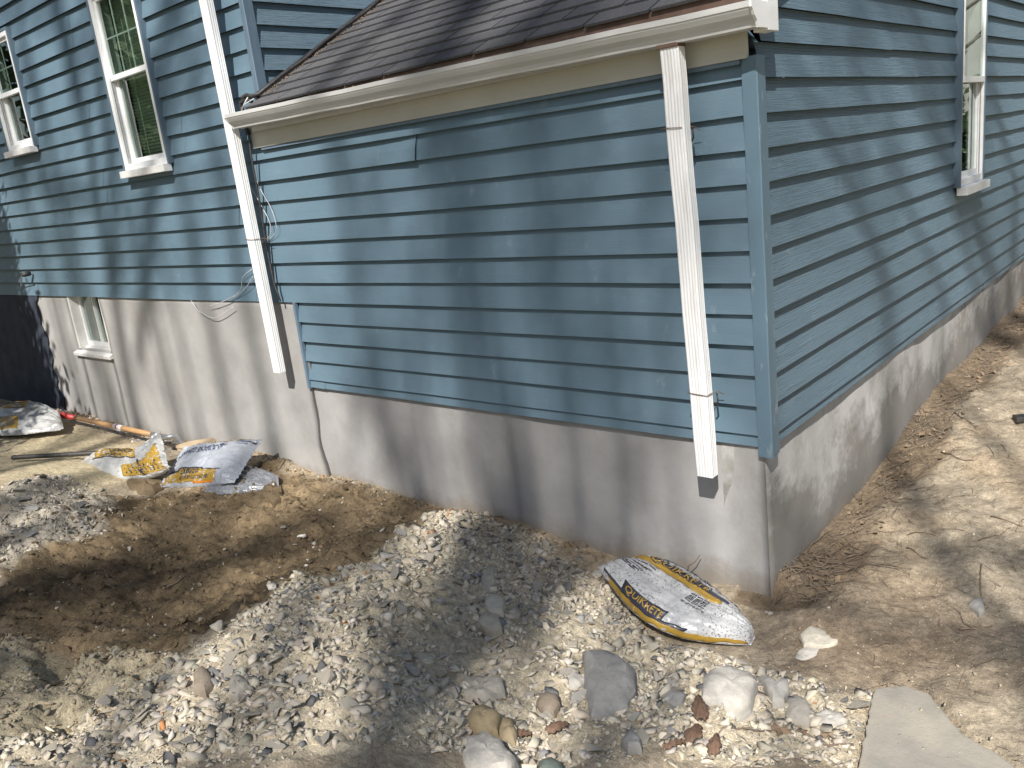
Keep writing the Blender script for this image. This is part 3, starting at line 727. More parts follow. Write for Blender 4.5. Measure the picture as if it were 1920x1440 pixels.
# thin wires on the wall
def wirepath(pix, yv=-.004): return [tuple(onplane(x, y, 1, yv-.004*(i % 2))) for i, (x, y) in enumerate(pix)]
def smoothpath(pts, n=6):
    P = [Vector(p) for p in pts]; out_ = []
    for i in range(len(P)-1):
        p0, p1, p2, p3 = P[max(i-1, 0)], P[i], P[i+1], P[min(i+2, len(P)-1)]
        for k in range(n):
            t = k/n; out_.append(.5*((2*p1)+(-p0+p2)*t+(2*p0-5*p1+4*p2-p3)*t*t+(-p0+3*p1-3*p2+p3)*t*t*t))
    out_.append(P[-1]); return out_
for pix, r in [([(452, 255), (462, 330), (487, 380), (505, 415), (507, 440), (492, 452)], .0022),
               ([(468, 270), (482, 340), (508, 390), (518, 425), (512, 442), (490, 455)], .0018),
               ([(472, 505), (455, 520), (450, 545), (425, 562), (390, 575)], .0022),
               ([(474, 518), (462, 538), (440, 556), (400, 572)], .0022),
               ([(358, 563), (372, 582), (398, 596), (415, 590), (437, 576)], .0026)]:
    hpart(MB().tube(smoothpath(wirepath(pix)), r, 6).build('white_wire', M['wire'], smooth=True))
hpart(MB().tube(smoothpath([(-3.255, -.03, 1.56), (-3.262, -.035, 1.40), (-3.27, -.03, 1.2), (-3.30, -.02, .9), (-3.28, -.03, .66), (-3.262, -.03, .58), (-3.262, -.02, .52)]), .007, 6).build('black_cable', M['black'], smooth=True))
# small socket with a lead, on the left wall
tp = hpart(MB().tube([(-7.33, .0, .725), (-7.33, -.05, .722), (-7.345, -.075, .715)], [.022, .024, .013], 10).build('cable_entry', M['black'], smooth=True))
hpart(MB().tube(smoothpath([(-7.35, -.07, .715), (-7.45, -.05, .68), (-7.6, -.01, .62), (-7.7, .0, .57)]), .005, 6).build('white_wire', M['wire'], smooth=True))

# ------------------------------------------------------------------ windows
def window(x0, x1, z0, z1, zm, label, ax='x', blind=True, depth=.055, cols=3, curtain=False, t=.038, r=.028):
    """double-hung window. plane coordinates (a, depth inward, z)"""
    e = hpart(empty('window')); e.location = (x0, 0, z0) if ax == 'x' else (0, x0, z0); T(e, label)
    def P(a, d, z): 
        a -= x0; z -= z0
        return (a, d, z) if ax == 'x' else (-d, a, z)
    def box(mb, a0, a1, d0, d1, zz0, zz1):
        p, q = P(a0, d0, zz0), P(a1, d1, zz1)
        return mb.box(tuple(map(min, p, q)), tuple(map(max, p, q)))
    f = MB()
    for a0, a1 in ((x0, x0+t), (x1-t, x1)): box(f, a0, a1, -.010, depth+.06, z0, z1)
    box(f, x0+t, x1-t, -.010, depth+.06, z1-t, z1); box(f, x0+t, x1-t, -.006, depth+.06, z0, z0+.045)
    f.build('frame', M['vinylwhite'], parent=e, bevel=.003)
    s = MB(); box(s, x0-.012 if ax == 'x' else x0-.008, x1+.010, -.055, .010, z0-.052, z0-.002)
    s.build('sill', M['white'], parent=e, bevel=.003)
    c = MB()
    for a0, a1 in ((x0-.022, x0-.001), (x1+.001, x1+.022)): box(c, a0, a1, -.014, .045, z0-(.02 if a0 < x0 and ax == 'x' else 0), z1+.02)
    box(c, x0-.001, x1+.001, -.014, .012, z1+.001, z1+.022)
    c.build('side_trim', M['post'], parent=e)
    a0, a1 = x0+t, x1-t
    def sash(zb, zt, d, name, rail):
        m_ = MB()
        box(m_, a0, a0+r, d, d+.03, zb, zt); box(m_, a1-r, a1, d, d+.03, zb, zt)
        box(m_, a0+r, a1-r, d, d+.03, zt-r, zt); box(m_, a0+r, a1-r, d-.002, d+.03, zb, zb+rail)
        m_.build(name, M['vinylwhite'], parent=e, bevel=.002)
        g_ = MB(); box(g_, a0+r, a1-r, d+.012, d+.016, zb+rail, zt-r); g_.build('pane', M['glass'], parent=e)
        return r
    sash(zm-.018, z1-t, depth-.045, 'upper_sash', .036)
    sash(z0+.045, zm+.018, depth-.008, 'lower_sash', .036)
    for dd in (.006, .022):
        for q0, q1 in ((a0, a0+.006), (a1-.006, a1)): tr_ = MB(); box(tr_, q0, q1, dd, dd+.004, z0+.046, zm); tr_.build('screen_track', M['mesh'], parent=e)
    if cols:
        g_ = MB(); wv = a1-a0-2*r; hv = (z1-t-r)-(zm+.018)
        d = depth-.045+.018
        for i in range(1, cols): box(g_, a0+r+wv*i/cols-.006, a0+r+wv*i/cols+.006, d, d+.006, zm+.018, z1-t-r)
        zq = zm+.018+hv*.5; box(g_, a0+r, a1-r, d+.0061, d+.0121, zq-.006, zq+.006)
        g_.build('muntin', M['vinylwhite'], parent=e)
    bk = MB(); box(bk, x0-.3, x1+.3, depth+.55, depth+.56, z0-.2, z1+.2); bk.build('room_back', M['dark'], parent=e)
    if blind:
        b_ = MB(); z = z0+.06
        while z < z1-.05:
            for k in (0,):
                p = [P(a0+.01, depth+.075, z+.018), P(a1-.01, depth+.075, z+.018), P(a1-.01, depth+.090, z), P(a0+.01, depth+.090, z)]
                b_.add(p, [(0, 1, 2, 3)])
            z += .0235
        for k in (.2, .8): box(b_, a0+(a1-a0)*k, a0+(a1-a0)*k+.004, depth+.070, depth+.073, z0+.05, z1-.05)
        b_.build('blind', M['blind'], parent=e, fix=False)
    if curtain:
        V = []; F = []; n = 60
        for i in range(n+1):
            a = a0+(a1-a0)*i/n; dd = depth+.10+.025*math.sin(i*.9)+.01*math.sin(i*2.3)
            V += [P(a, dd, zm-.02), P(a, dd, z1-.05)]
        for i in range(n): F.append((2*i, 2*i+2, 2*i+3, 2*i+1))
        MB().add(V, F).build('curtain', M['curtain'], parent=e, fix=False)
    return e
window(*WIN['W1'], 2.12, 'white double-hung window with green reflections and a slatted blind, nearest the left downspout')
window(*WIN['W0'], 2.28, 'smaller white double-hung window cut by the left edge of the photo', blind=False, cols=2)
window(*RW, 1.375, t=.020, r=.016, depth=.03, label='narrow-looking white window on the side wall, reflecting bare branches', ax='y', blind=False, cols=0, curtain=False)
# basement window in the foundation
e = hpart(empty('basement_window')); T(e, 'small basement window with rough plaster reveal under the main wall')
def bb(mb, *a): return mb.box(*a)
for bx in (((BW[0]-.012, .022, BW[2]), (BW[0]+.02, .145, BW[3])), ((BW[1]-.02, .032, BW[2]), (BW[1]+.004, .145, BW[3]))):
    o = MB().box(*bx).build('reveal', M['plaster'], bevel=.003); o.parent = e
V = [(BW[0]-.10, -.006, BW[2]-.035), (BW[1]+.02, -.006, BW[2]-.035), (BW[1]-.002, .15, BW[2]+.045), (BW[0]+.002, .15, BW[2]+.045), (BW[0]-.10, -.004, BW[2]-.065), (BW[1]+.02, -.004, BW[2]-.065), (BW[1]-.002, .15, BW[2]-.06), (BW[0]+.002, .15, BW[2]-.06)]
o = MB().add(V, [(0, 1, 2, 3), (4, 7, 6, 5), (0, 4, 5, 1), (1, 5, 6, 2), (2, 6, 7, 3), (3, 7, 4, 0)]).build('sill', M['plaster'], bevel=.004); o.parent = e
f = MB()
x0, x1 = BW[0]+.02, BW[1]-.02
for a, b_ in ((x0, x0+.03), (x1-.03, x1), ((x0+x1)/2-.012, (x0+x1)/2+.012)): f.box((a, .10, BW[2]+.04), (b_, .14, BW[3]))
f.box((x0, .101, BW[2]+.02), (x1, .141, BW[2]+.055)); f.box((x0, .101, BW[3]-.03), (x1, .141, BW[3]))
o = f.build('frame', M['vinylwhite']); o.parent = e
o = MB().box((x0+.03, .118, BW[2]+.055), (x1-.03, .122, BW[3]-.03)).build('pane', M['glass']); o.parent = e
b_ = MB(); z = BW[2]+.06
while z < BW[3]-.04: b_.add([(x0+.03, .17, z), (x1-.03, .17, z), (x1-.03, .185, z+.016), (x0+.03, .185, z+.016)], [(0, 1, 2, 3)]); z += .022
o = b_.build('blind', M['cream'], fix=False); o.parent = e
o = MB().box((BW[0]-.3, .5, -.3), (BW[1]+.3, .51, .6)).build('room_back', M['dark']); o.parent = e
for q_ in e.children: pass

# ------------------------------------------------------------------ stones
def rock_template(seed, kind='angular', n=14, flat=.5):
    r = random.Random(seed); bm = bmesh.new()
    for i in range(n):
        v = Vector((r.gauss(0, 1), r.gauss(0, 1), r.gauss(0, 1))).normalized()
        k = r.uniform(.75, 1.0) if kind != 'round' else r.uniform(.93, 1.0)
        bm.verts.new((v.x*k, v.y*k*r.uniform(.75, 1), v.z*k*flat))
    res = bmesh.ops.convex_hull(bm, input=bm.verts[:])
    bmesh.ops.delete(bm, geom=[g_ for g_ in res['geom_interior'] if isinstance(g_, bmesh.types.BMVert)], context='VERTS')
    bmesh.ops.recalc_face_normals(bm, faces=bm.faces[:]); bmesh.ops.triangulate(bm, faces=bm.faces[:])
    bm.verts.index_update()
    V = np.array([v.co[:] for v in bm.verts]); F = np.array([[v.index for v in f.verts] for f in bm.faces]); bm.free()
    return V, F
TPL = [rock_template(100+i, n=R0.choice([8, 9, 11]), flat=R0.choice([.22, .3, .45, .7])) for i in range(26)]
TPLR = [rock_template(300+i, 'round', 26, .7) for i in range(5)]
def scatter(name, P, sizes, cols, mat, templates=TPL, tilt=.5, sink=.25, label=None, cat=None):
    Vs = []; Fs = []; Cs = []; base = 0
    N = len(P); idx = NP.randint(0, len(templates), N)
    for t in range(len(templates)):
        I = np.where(idx == t)[0]
        if not len(I): continue
        V, F = templates[t]; n = len(I)
        yaw = NP.rand(n)*6.283; ax = NP.randn(n, 2)*tilt
        cz, sz = np.cos(yaw), np.sin(yaw)
        sc = sizes[I][:, None]*(1+NP.randn(n, 3)*.22).clip(.55, 1.6)
        Q = V[None]*sc[:, None, :]
        x = Q[..., 0]*cz[:, None]-Q[..., 1]*sz[:, None]; y = Q[..., 0]*sz[:, None]+Q[..., 1]*cz[:, None]; z = Q[..., 2]
        cx, sx = np.cos(ax[:, 0])[:, None], np.sin(ax[:, 0])[:, None]
        y, z = y*cx-z*sx, y*sx+z*cx
        cy, sy = np.cos(ax[:, 1])[:, None], np.sin(ax[:, 1])[:, None]
        x, z = x*cy+z*sy, -x*sy+z*cy
        zmin = z.min(1)
        zz = z-zmin[:, None]*(1-sink*2)*.6
        W = np.stack([x+P[I, 0][:, None], y+P[I, 1][:, None], zz+P[I, 2][:, None]], -1)
        Vs.append(W.reshape(-1, 3)); Fs.append((F[None]+(np.arange(n)*len(V))[:, None, None]+base).reshape(-1, 3))
        Cs.append(np.repeat(cols[I], len(V), 0)); base += n*len(V)
    o = fastmesh(name, np.concatenate(Vs), np.concatenate(Fs), mat, colors=np.concatenate(Cs))
    o['kind'] = 'stuff'
    if label: o['label'] = label
    if cat: o['category'] = cat
    return o
def palette(n, pale=.8, slate=.12, brick=.02, base=(.42, .385, .325)):
    b_ = np.array(base)[None]*(1+NP.randn(n, 1)*.17)*(1+NP.randn(n, 3)*.014)
    r = NP.rand(n); s = r < slate; b_[s] = np.array([.205, .205, .21])*(1+NP.randn(s.sum(), 1)*.25)
    k = (r > slate) & (r < slate+brick); b_[k] = np.array([.42, .19, .08])*(1+NP.randn(k.sum(), 1)*.15)
    w_ = r > .96; b_[w_] = np.array([.52, .49, .44])
    return b_.clip(.03, .75)
def samples(n, pg, margin=0, jit=0, xlim=None):
    lo = pg.min(0)-margin; hi = pg.max(0)+margin; pts = np.zeros((0, 2))
    while len(pts) < n:
        q = lo+NP.rand(n*3, 2)*(hi-lo)
        d = sdist(q[:, 0], q[:, 1], pg)+NP.randn(len(q))*jit*.5+fbm(q[:, 0], q[:, 1], 5, 3, 3)*.12
        q = q[(d > -margin) & (q[:, 1] < -.0)]; pts = np.vstack([pts, q])
    return pts[:n]
AREA_R = abs(np.sum(PG_RUB[:, 0]*np.roll(PG_RUB[:, 1], -1)-np.roll(PG_RUB[:, 0], -1)*PG_RUB[:, 1]))/2
def put(pts, sz, name, cols, label, **k):
    z = H(pts[:, 0], pts[:, 1]); P = np.column_stack([pts, z-.16*sz]); return scatter(name, P, sz, cols, M['chip'], label=label, cat='rubble', **k)
def density(q, lo=.35):   # patchiness of the rubble: some spots are dusty and bare
    return (fbm(q[:, 0], q[:, 1], 2.2, 3, 12)+.12+NP.rand(len(q))*.55) > lo
q = samples(15000, PG_RUB, .03, .05); q = q[density(q, .18)]
put(q, np.exp(NP.randn(len(q))*.35)*.0055, 'gravel', palette(len(q), slate=.05, brick=.008, base=(.41, .37, .30)), 'fine pale grit covering the rubble mound')
q = samples(9500, PG_RUB, .01, .04); q = q[density(q, .04)]
put(q, (np.exp(NP.randn(len(q))*.45)*.0165).clip(.007, .042), 'rubble', palette(len(q), slate=.09, brick=.006, base=(.48, .435, .36)), 'loose grey and cream stone chips making up the mound in front')
q = samples(1500, PG_HEAP, .03, .06)
put(q, (np.exp(NP.randn(len(q))*.5)*.011).clip(.004, .035), 'rubble', palette(len(q), slate=.12, brick=0, base=(.40, .37, .32)), 'small broken stone heap at the left edge beyond the brown soil')
q = samples(2600, PG_FORE, .05, .1)
put(q, (np.exp(NP.randn(len(q))*.5)*.0075).clip(.003, .03), 'soil_clods', palette(len(q), slate=.02, brick=0, base=(.33, .285, .21)), 'crumbly tan soil clods at lower left')
q = samples(6500, PG_BROWN, .05, .1)
put(q, (np.exp(NP.randn(len(q))*.6)*.0075).clip(.002, .04), 'soil_clods', palette(len(q), slate=.0, brick=0, base=(.145, .108, .066))*np.where(NP.rand(len(q), 1) > .97, 1.8, 1), 'crumbs and clods of brown earth in the hollow')
# right yard: sparse grit
pts = np.column_stack([NP.uniform(.0, 2.0, 7500), NP.uniform(-1.6, 4.5, 7500)]); pts = pts[sdist(pts[:, 0], pts[:, 1], PG_RUB) < 0]
c_ = palette(len(pts), slate=.05, base=(.40, .34, .25)); put(pts, (np.exp(NP.randn(len(pts))*.55)*.0040).clip(.0015, .014), 'gravel', c_, 'scattered grit and pebbles on the bare yard at right')
pts = samples(420, PG_SLAB, .02); pts = pts[sdist(pts[:, 0], pts[:, 1], PG_SLAB) < NP.rand(len(pts))**2*.22]
P = np.column_stack([pts, np.full(len(pts), -.690)]); scatter('gravel', P, (np.exp(NP.randn(len(pts))*.5)*.0028).clip(.001, .008), palette(len(pts), slate=.05, base=(.36, .31, .24)), M['chip'], label='grit strewn on the concrete slab', cat='rubble')
# wall-foot debris at the far left
pts = np.column_stack([NP.uniform(-7.6, -4.6, 1300), -np.abs(NP.randn(1300))*.09]); pts[:, 1] += .01
put(pts, (np.exp(NP.randn(len(pts))*.45)*.014).clip(.005, .045), 'rubble', palette(len(pts), slate=.3, brick=.03, base=(.33, .31, .28)), 'grey debris strip along the foot of the main wall')
# clods along the front wall foot
pts = np.column_stack([NP.uniform(-4.6, -.9, 900), .02-np.abs(NP.randn(900))*.06])
put(pts, (np.exp(NP.randn(len(pts))*.5)*.009).clip(.003, .035), 'soil_clods', palette(len(pts), slate=.05, brick=0, base=(.26, .19, .115)), 'earth crumbs along the foundation of the extension')

# individual stones -------------------------------------------------
SHARED = []
def smooth_rock(seed, dims, rounded=1, amp=.06, sub=2, cutplane=None):
    r = random.Random(seed); V, F = rock_template(seed, 'round' if rounded else 'angular', 22 if rounded else 15, 1.0)
    bm = bmesh.new(); vs = [bm.verts.new(v) for v in V]; [bm.faces.new([vs[i] for i in f]) for f in F]
    if cutplane:
        for co, no in cutplane:
            res = bmesh.ops.bisect_plane(bm, geom=bm.verts[:]+bm.edges[:]+bm.faces[:], plane_co=co, plane_no=no, clear_outer=True)
            bmesh.ops.contextual_create(bm, geom=[e_ for e_ in res['geom_cut'] if isinstance(e_, bmesh.types.BMEdge)])
    bmesh.ops.bevel(bm, geom=bm.edges[:], offset=.07 if not rounded else .12, segments=2, affect='EDGES', clamp_overlap=True)
    bmesh.ops.triangulate(bm, faces=bm.faces[:]); bmesh.ops.subdivide_edges(bm, edges=[e_ for e_ in bm.edges if e_.calc_length() > .25], cuts=2, use_grid_fill=True)
    from mathutils import noise as mn
    for v in bm.verts:
        d = mn.fractal(v.co*1.7+Vector((seed, 0, 0)), .9, 2.1, 5)
        v.co *= 1+amp*d; v.co = Vector((v.co.x*dims[0]/2, v.co.y*dims[1]/2, v.co.z*dims[2]/2))
    bmesh.ops.recalc_face_normals(bm, faces=bm.faces[:])
    me = bpy.data.meshes.new('stone'); bm.to_mesh(me); bm.free(); me.shade_smooth(); me.set_sharp_from_angle(angle=math.radians(38)); return me
def place_rock(name, px, py, dims, mat, label, seed, yaw=0, tilt=(0, 0), rounded=1, amp=.06, sink=.25, cut=None, group=None, cat='stone'):
    me = smooth_rock(seed, dims, rounded, amp, cutplane=cut); p = hit(px, py)
    o = link(name, me, M[mat]); o.location = (p[0], p[1], p[2]+dims[2]*(.5-sink)); o.rotation_euler = (tilt[0], tilt[1], yaw)
    T(o, label, cat, group); return o
def outline_rock(pix, thick, dome, mat, label, seed, rough=.006, cat='rock', zt=None, name='rock'):
    r = random.Random(seed); cx = sum(p[0] for p in pix)/len(pix); cy = sum(p[1] for p in pix)/len(pix)
    g_ = hit(cx, cy); zt = g_[2]+thick*.45 if zt is None else zt
    O = [Vector(onplane(x, y, 2, zt)) for x, y in pix]; n = len(O); D = []
    for i in range(n):
        a, b_ = O[i], O[(i+1) % n]
        for k in range(3): t = k/3; D.append(a.lerp(b_, t)+Vector((r.gauss(0, 1), r.gauss(0, 1), 0))*(.0015 if k else 0))
    n = len(D); c = sum(D, Vector())/n; V = []; F = []
    from mathutils import noise as mn
    rings = [(1.05, -thick), (1.04, -thick*.4), (1.0, -thick*.12), (.93, .0), (.72, dome*.35), (.48, dome*.5), (.24, dome*.55)]
    for s_, dz in rings:
        for d in D:
            p = c+(d-c)*s_; nz = mn.fractal(Vector((p.x*14, p.y*14, seed*3.1)), .75, 2.1, 5)*rough*1.7
            p.z = zt+dz+nz*(1 if dz > -.01 else .3); p.x += nz*.4; V.append(p)
    V.append(c+Vector((0, 0, dome*.56)))
    for q in range(len(rings)-1):
        for i in range(n): j = (i+1) % n; F.append((q*n+i, q*n+j, (q+1)*n+j, (q+1)*n+i))
    b0 = (len(rings)-1)*n
    for i in range(n): F.append((b0+i, b0+(i+1) % n, len(V)-1))
    F.append(tuple(range(n-1, -1, -1)))
    V = [v-Vector((g_[0], g_[1], zt)) for v in V]
    o = MB().add(V, F).build(name, M[mat], smooth=True); o.location = (g_[0], g_[1], zt); o.data.set_sharp_from_angle(angle=math.radians(35))
    return T(o, label, cat)
outline_rock([(1092, 1216), (1125, 1214), (1158, 1228), (1188, 1250), (1191, 1290), (1176, 1318), (1140, 1334), (1108, 1338), (1097, 1300), (1095, 1255)], .10, .05, 'st_grey', 'big half-round grey rock with a flat broken left face, in the middle of the rubble', 3, .010)
outline_rock([(1314, 1308), (1317, 1270), (1332, 1250), (1372, 1246), (1408, 1256), (1417, 1276), (1404, 1308), (1380, 1318), (1345, 1314)], .08, .03, 'st_white', 'blocky pale rock with rounded corners, at the right of the rubble', 21, .010)
outline_rock([(864, 1378), (905, 1368), (940, 1385), (968, 1420), (955, 1452), (900, 1462), (868, 1440)], .08, .035, 'st_white', 'white rock at the bottom edge of the rubble', 5, .012)
outline_rock([(872, 1345), (885, 1325), (915, 1318), (936, 1335), (932, 1362), (905, 1372), (880, 1362)], .06, .03, 'st_tan', 'tan rock just above the white rock at the bottom', 7, .008)
outline_rock([(928, 1375), (940, 1345), (962, 1345), (970, 1372), (965, 1392), (942, 1394)], .06, .03, 'st_tan', 'tan rock touching the right side of the other tan rock', 8, .008)
outline_rock([(1005, 1318), (1008, 1302), (1028, 1294), (1047, 1302), (1050, 1318), (1038, 1332), (1018, 1333)], .05, .025, 'st_brown', 'smooth round brown cobble left of the half-round grey rock', 6, .002)
outline_rock([(1000, 1452), (1010, 1425), (1035, 1418), (1058, 1432), (1066, 1460)], .05, .03, 'st_green', 'greenish rock cut by the bottom edge of the photo', 9, .003)
outline_rock([(862, 1300), (868, 1272), (905, 1262), (940, 1272), (948, 1298), (925, 1316), (885, 1316)], .05, .02, 'st_pale', 'flat buff rock above the tan rocks', 10, .012)
outline_rock([(1472, 1352), (1474, 1310), (1490, 1298), (1512, 1310), (1522, 1335), (1518, 1358), (1495, 1350)], .04, .015, 'st_pale', 'rounded flat pale stone right of the blocky pale rock', 12, .004)
outline_rock([(1522, 1340), (1545, 1330), (1578, 1332), (1587, 1348), (1570, 1356), (1535, 1360)], .04, .015, 'st_white', 'long white stone left of the concrete slab', 13, .005)
outline_rock([(1500, 1188), (1520, 1172), (1548, 1180), (1572, 1195), (1568, 1205), (1545, 1210), (1508, 1205)], .025, .006, 'st_pale', 'flat grey flagstone fragment lying on the bare soil', 14, .004)
outline_rock([(1489, 1238), (1496, 1218), (1515, 1205), (1538, 1214), (1530, 1228), (1505, 1238)], .025, .006, 'st_white', 'smaller flat bluish-white chip leaning against the flagstone fragment', 15, .003)
outline_rock([(1816, 1132), (1825, 1122), (1842, 1120), (1847, 1142), (1835, 1148)], .03, .012, 'st_white', 'cream stone on the bare yard at the right', 16, .004)
outline_rock([(1422, 1268), (1428, 1262), (1452, 1282), (1475, 1270), (1478, 1288), (1470, 1310), (1448, 1312)], .04, .015, 'st_white', 'pale crumbling stone between the blocky rock and the rounded flat stone', 44, .010)
outline_rock([(1242, 1292), (1262, 1284), (1284, 1300), (1278, 1318), (1262, 1324), (1246, 1312)], .03, .01, 'st_grey', 'flat grey stone between the half-round rock and the blocky rock', 18, .004)
outline_rock([(1164, 1385), (1182, 1366), (1202, 1388), (1203, 1402), (1176, 1400)], .05, .02, 'st_grey', 'angular grey stone below the half-round rock', 19, .006)
outline_rock([(906, 1140), (908, 1118), (930, 1112), (945, 1118), (942, 1145), (925, 1146)], .05, .012, 'st_pale', 'square-cut stone high on the rubble mound', 20, .004)
outline_rock([(895, 1105), (905, 1068), (925, 1060), (928, 1090), (915, 1108)], .04, .012, 'st_pale', 'pale pointed flake at the top of the mound', 22, .004)
outline_rock([(895, 1165), (903, 1146), (935, 1146), (940, 1172), (925, 1180), (908, 1176)], .04, .012, 'st_pale', 'second square-cut stone just below the first on the mound', 45, .005)
outline_rock([(1044, 1268), (1055, 1258), (1078, 1256), (1098, 1272), (1090, 1285), (1068, 1288)], .04, .014, 'st_white', 'cream angular stone touching the half-round rock on its left', 35, .006)
outline_rock([(1058, 1208), (1062, 1202), (1084, 1200), (1080, 1222), (1072, 1232), (1062, 1226)], .03, .006, 'st_pale', 'small wedge of stone above the half-round rock', 36, .004)
outline_rock([(360, 1290), (362, 1262), (378, 1248), (396, 1262), (400, 1282), (385, 1296)], .05, .025, 'st_brown', 'egg-shaped brown pebble at the left flank of the mound', 24, .003)
outline_rock([(428, 1298), (432, 1268), (450, 1262), (466, 1272), (462, 1295), (445, 1304)], .05, .02, 'st_pale', 'cracked pale stone right of the egg-shaped pebble', 25, .008)
outline_rock([(488, 924), (496, 908), (512, 900), (528, 910), (530, 930), (512, 940)], .045, .03, 'st_earth', 'brown lump of earth in front of the stacked cement bags', 28, .014)
outline_rock([(235, 905), (245, 888), (275, 880), (300, 890), (305, 912), (280, 925), (250, 922)], .035, .03, 'st_earth', 'brown earth clod under the folded cement bag', 32, .016)
outline_rock([(1072, 1016), (1080, 1004), (1096, 1003), (1105, 1016), (1098, 1026), (1080, 1026)], .04, .02, 'st_brown', 'dark brown pebble at the foot of the stucco wall', 30, .003)
place_rock('rock', 1443, 1150, (.05, .03, .02), 'st_white', 'small white stone on soil right of the nearer cement bag', 17, rounded=0, cat='rock')
place_rock('rock', 1120, 1080, (.09, .07, .05), 'st_white', 'cream lump beside the left end of the nearer cement bag', 23, rounded=0, cat='rock')
place_rock('rock', 410, 1185, (.07, .08, .07), 'st_pale', 'knobbly pale lump on the mound edge above the brown hollow', 26, rounded=0, amp=.12, cat='rock')
place_rock('rock', 130, 1225, (.07, .06, .06), 'st_earth', 'tan lump beside the dark hole in the soil', 27, rounded=0, amp=.1, cat='rock')
place_rock('rock', 532, 992, (.06, .05, .035), 'st_pale', 'small flat stone alone on the brown earth', 29, rounded=0, cat='rock')
place_rock('rock', 245, 1032, (.05, .05, .04), 'st_pale', 'dusty stone halfway up the brown slope', 31, rounded=0, cat='rock')
place_rock('rock', 60, 955, (.15, .09, .04), 'st_grey', 'dark flat slab on the heap at the left edge', 33, yaw=.6, rounded=0, cat='rock')
place_rock('rock', 1385, 1245, (.10, .05, .03), 'st_pale', 'thin pale sliver behind the blocky pale rock', 34, rounded=0, cat='rock')
# many loose stones that nothing tells apart
def loose(n, pg, mats, lo, hi, label, group, name='stone', flat=(.3, .6), margin=-.02):
    q = samples(n, pg, margin); q = q[:n]; z = H(q[:, 0], q[:, 1]); mk_ = {}
    for i in range(n):
        k = R0.randrange(len(TPL)); mat = R0.choice(mats)
        if (k, mat) not in mk_:
            V, F = TPL[k]; me = bpy.data.meshes.new(name); me.from_pydata([tuple(v) for v in V], [], [tuple(map(int, f)) for f in F])
            bm = bmesh.new(); bm.from_mesh(me); bmesh.ops.bevel(bm, geom=bm.edges[:], offset=.022, segments=1, affect='EDGES', clamp_overlap=True); bm.to_mesh(me); bm.free()
            me.materials.append(M[mat]); mk_[(k, mat)] = me
        o = bpy.data.objects.new(name, mk_[(k, mat)]); COL.objects.link(o); s = math.exp(R0.uniform(math.log(lo), math.log(hi)))/2
        o.scale = (s*R0.uniform(.8, 1.4), s*R0.uniform(.6, 1.1), s*R0.uniform(.5, 1)); o.location = (q[i, 0], q[i, 1], z[i]+s*.30)
        o.rotation_euler = (R0.gauss(0, .35), R0.gauss(0, .35), R0.uniform(0, 6.28)); T(o, label, 'stone', group)
loose(235, PG_RUB, ['st_pale', 'st_pale', 'st_pale', 'st_white'], .035, .10, 'pale cream broken stone fragment lying loose on the rubble mound', 'pale stone fragments on the rubble mound')
loose(34, PG_RUB, ['st_slate'], .025, .075, 'dark slate-grey stone flake lying loose on the rubble mound', 'dark stone flakes on the rubble mound')
loose(16, PG_RUB, ['st_brick'], .012, .03, 'small orange-brown brick chip lying on the rubble mound', 'orange chips on the rubble mound', 'brick_chip')
loose(30, PG_HEAP, ['st_pale', 'st_grey', 'st_slate'], .04, .11, 'grey stone fragment on the small heap at the left edge', 'stones of the left heap')
loose(22, PG_BROWN, ['st_tan', 'st_pale'], .02, .06, 'earth-covered stone half sunk in the brown soil', 'stones in the brown soil')
loose(16, PG_FORE, ['st_tan', 'st_pale'], .02, .06, 'dusty stone half sunk in the tan soil at lower left', 'stones in the tan soil')

# concrete slab
P_ = [onplane(x, y, 2, -.690) for x, y in [(1640, 1288), (1700, 1284), (1742, 1300), (1800, 1372), (1880, 1420), (1975, 1490), (1900, 1640), (1600, 1560), (1608, 1440)]]
V = [(p[0], p[1], -.690+.004*math.sin(i*2)) for i, p in enumerate(P_)]+[(p[0], p[1], -.80) for p in P_]; q_ = []
for i in range(len(P_)):
    a_, b_ = P_[i], P_[(i+1) % len(P_)]; nn_ = max(2, int(np.linalg.norm(b_-a_)/.02))
    for k in range(nn_): q_.append(a_+(b_-a_)*k/nn_+np.array([R0.gauss(0, .0025), R0.gauss(0, .0025), 0]))
P_ = q_; V = [(p[0], p[1], -.690) for i, p in enumerate(P_)]+[(p[0], p[1], -.80) for p in P_]; n_ = len(P_)
o = MB().add(V, [tuple(range(n_-1, -1, -1)), tuple(range(n_, 2*n_))]+[(i, (i+1) % n_, n_+(i+1) % n_, n_+i) for i in range(n_)]).build('concrete_slab', M['concrete'], bevel=.006)
T(o, 'flat weathered concrete slab set in the ground at lower right', 'slab')

# ------------------------------------------------------------------ twigs, roots, leaves, bark
def ground_curve(p0, ang, length, wob, lift=.006, n=10):
    pts = []; x, y = p0; a = ang
    for i in range(n+1):
        pts.append((x, y)); a += R0.gauss(0, wob); x += math.cos(a)*length/n; y += math.sin(a)*length/n
    P = np.array(pts); z = H(P[:, 0], P[:, 1]); arch = lift+R0.uniform(0, .02)*np.sin(np.linspace(0, math.pi, n+1))
    return [(P[i, 0], P[i, 1], z[i]+arch[i]) for i in range(n+1)]
def px_curve(pix, lift=.005):
    P = [hit(*p) for p in pix]; P = smoothpath(P, 4); xy = np.array([[p[0], p[1]] for p in P]); z = H(xy[:, 0], xy[:, 1])
    return [(xy[i, 0], xy[i, 1], z[i]+lift+.004*math.sin(i)) for i in range(len(xy))]
def taper(n, r): return [r*(1-.65*i/max(1, n-1)) for i in range(n)]
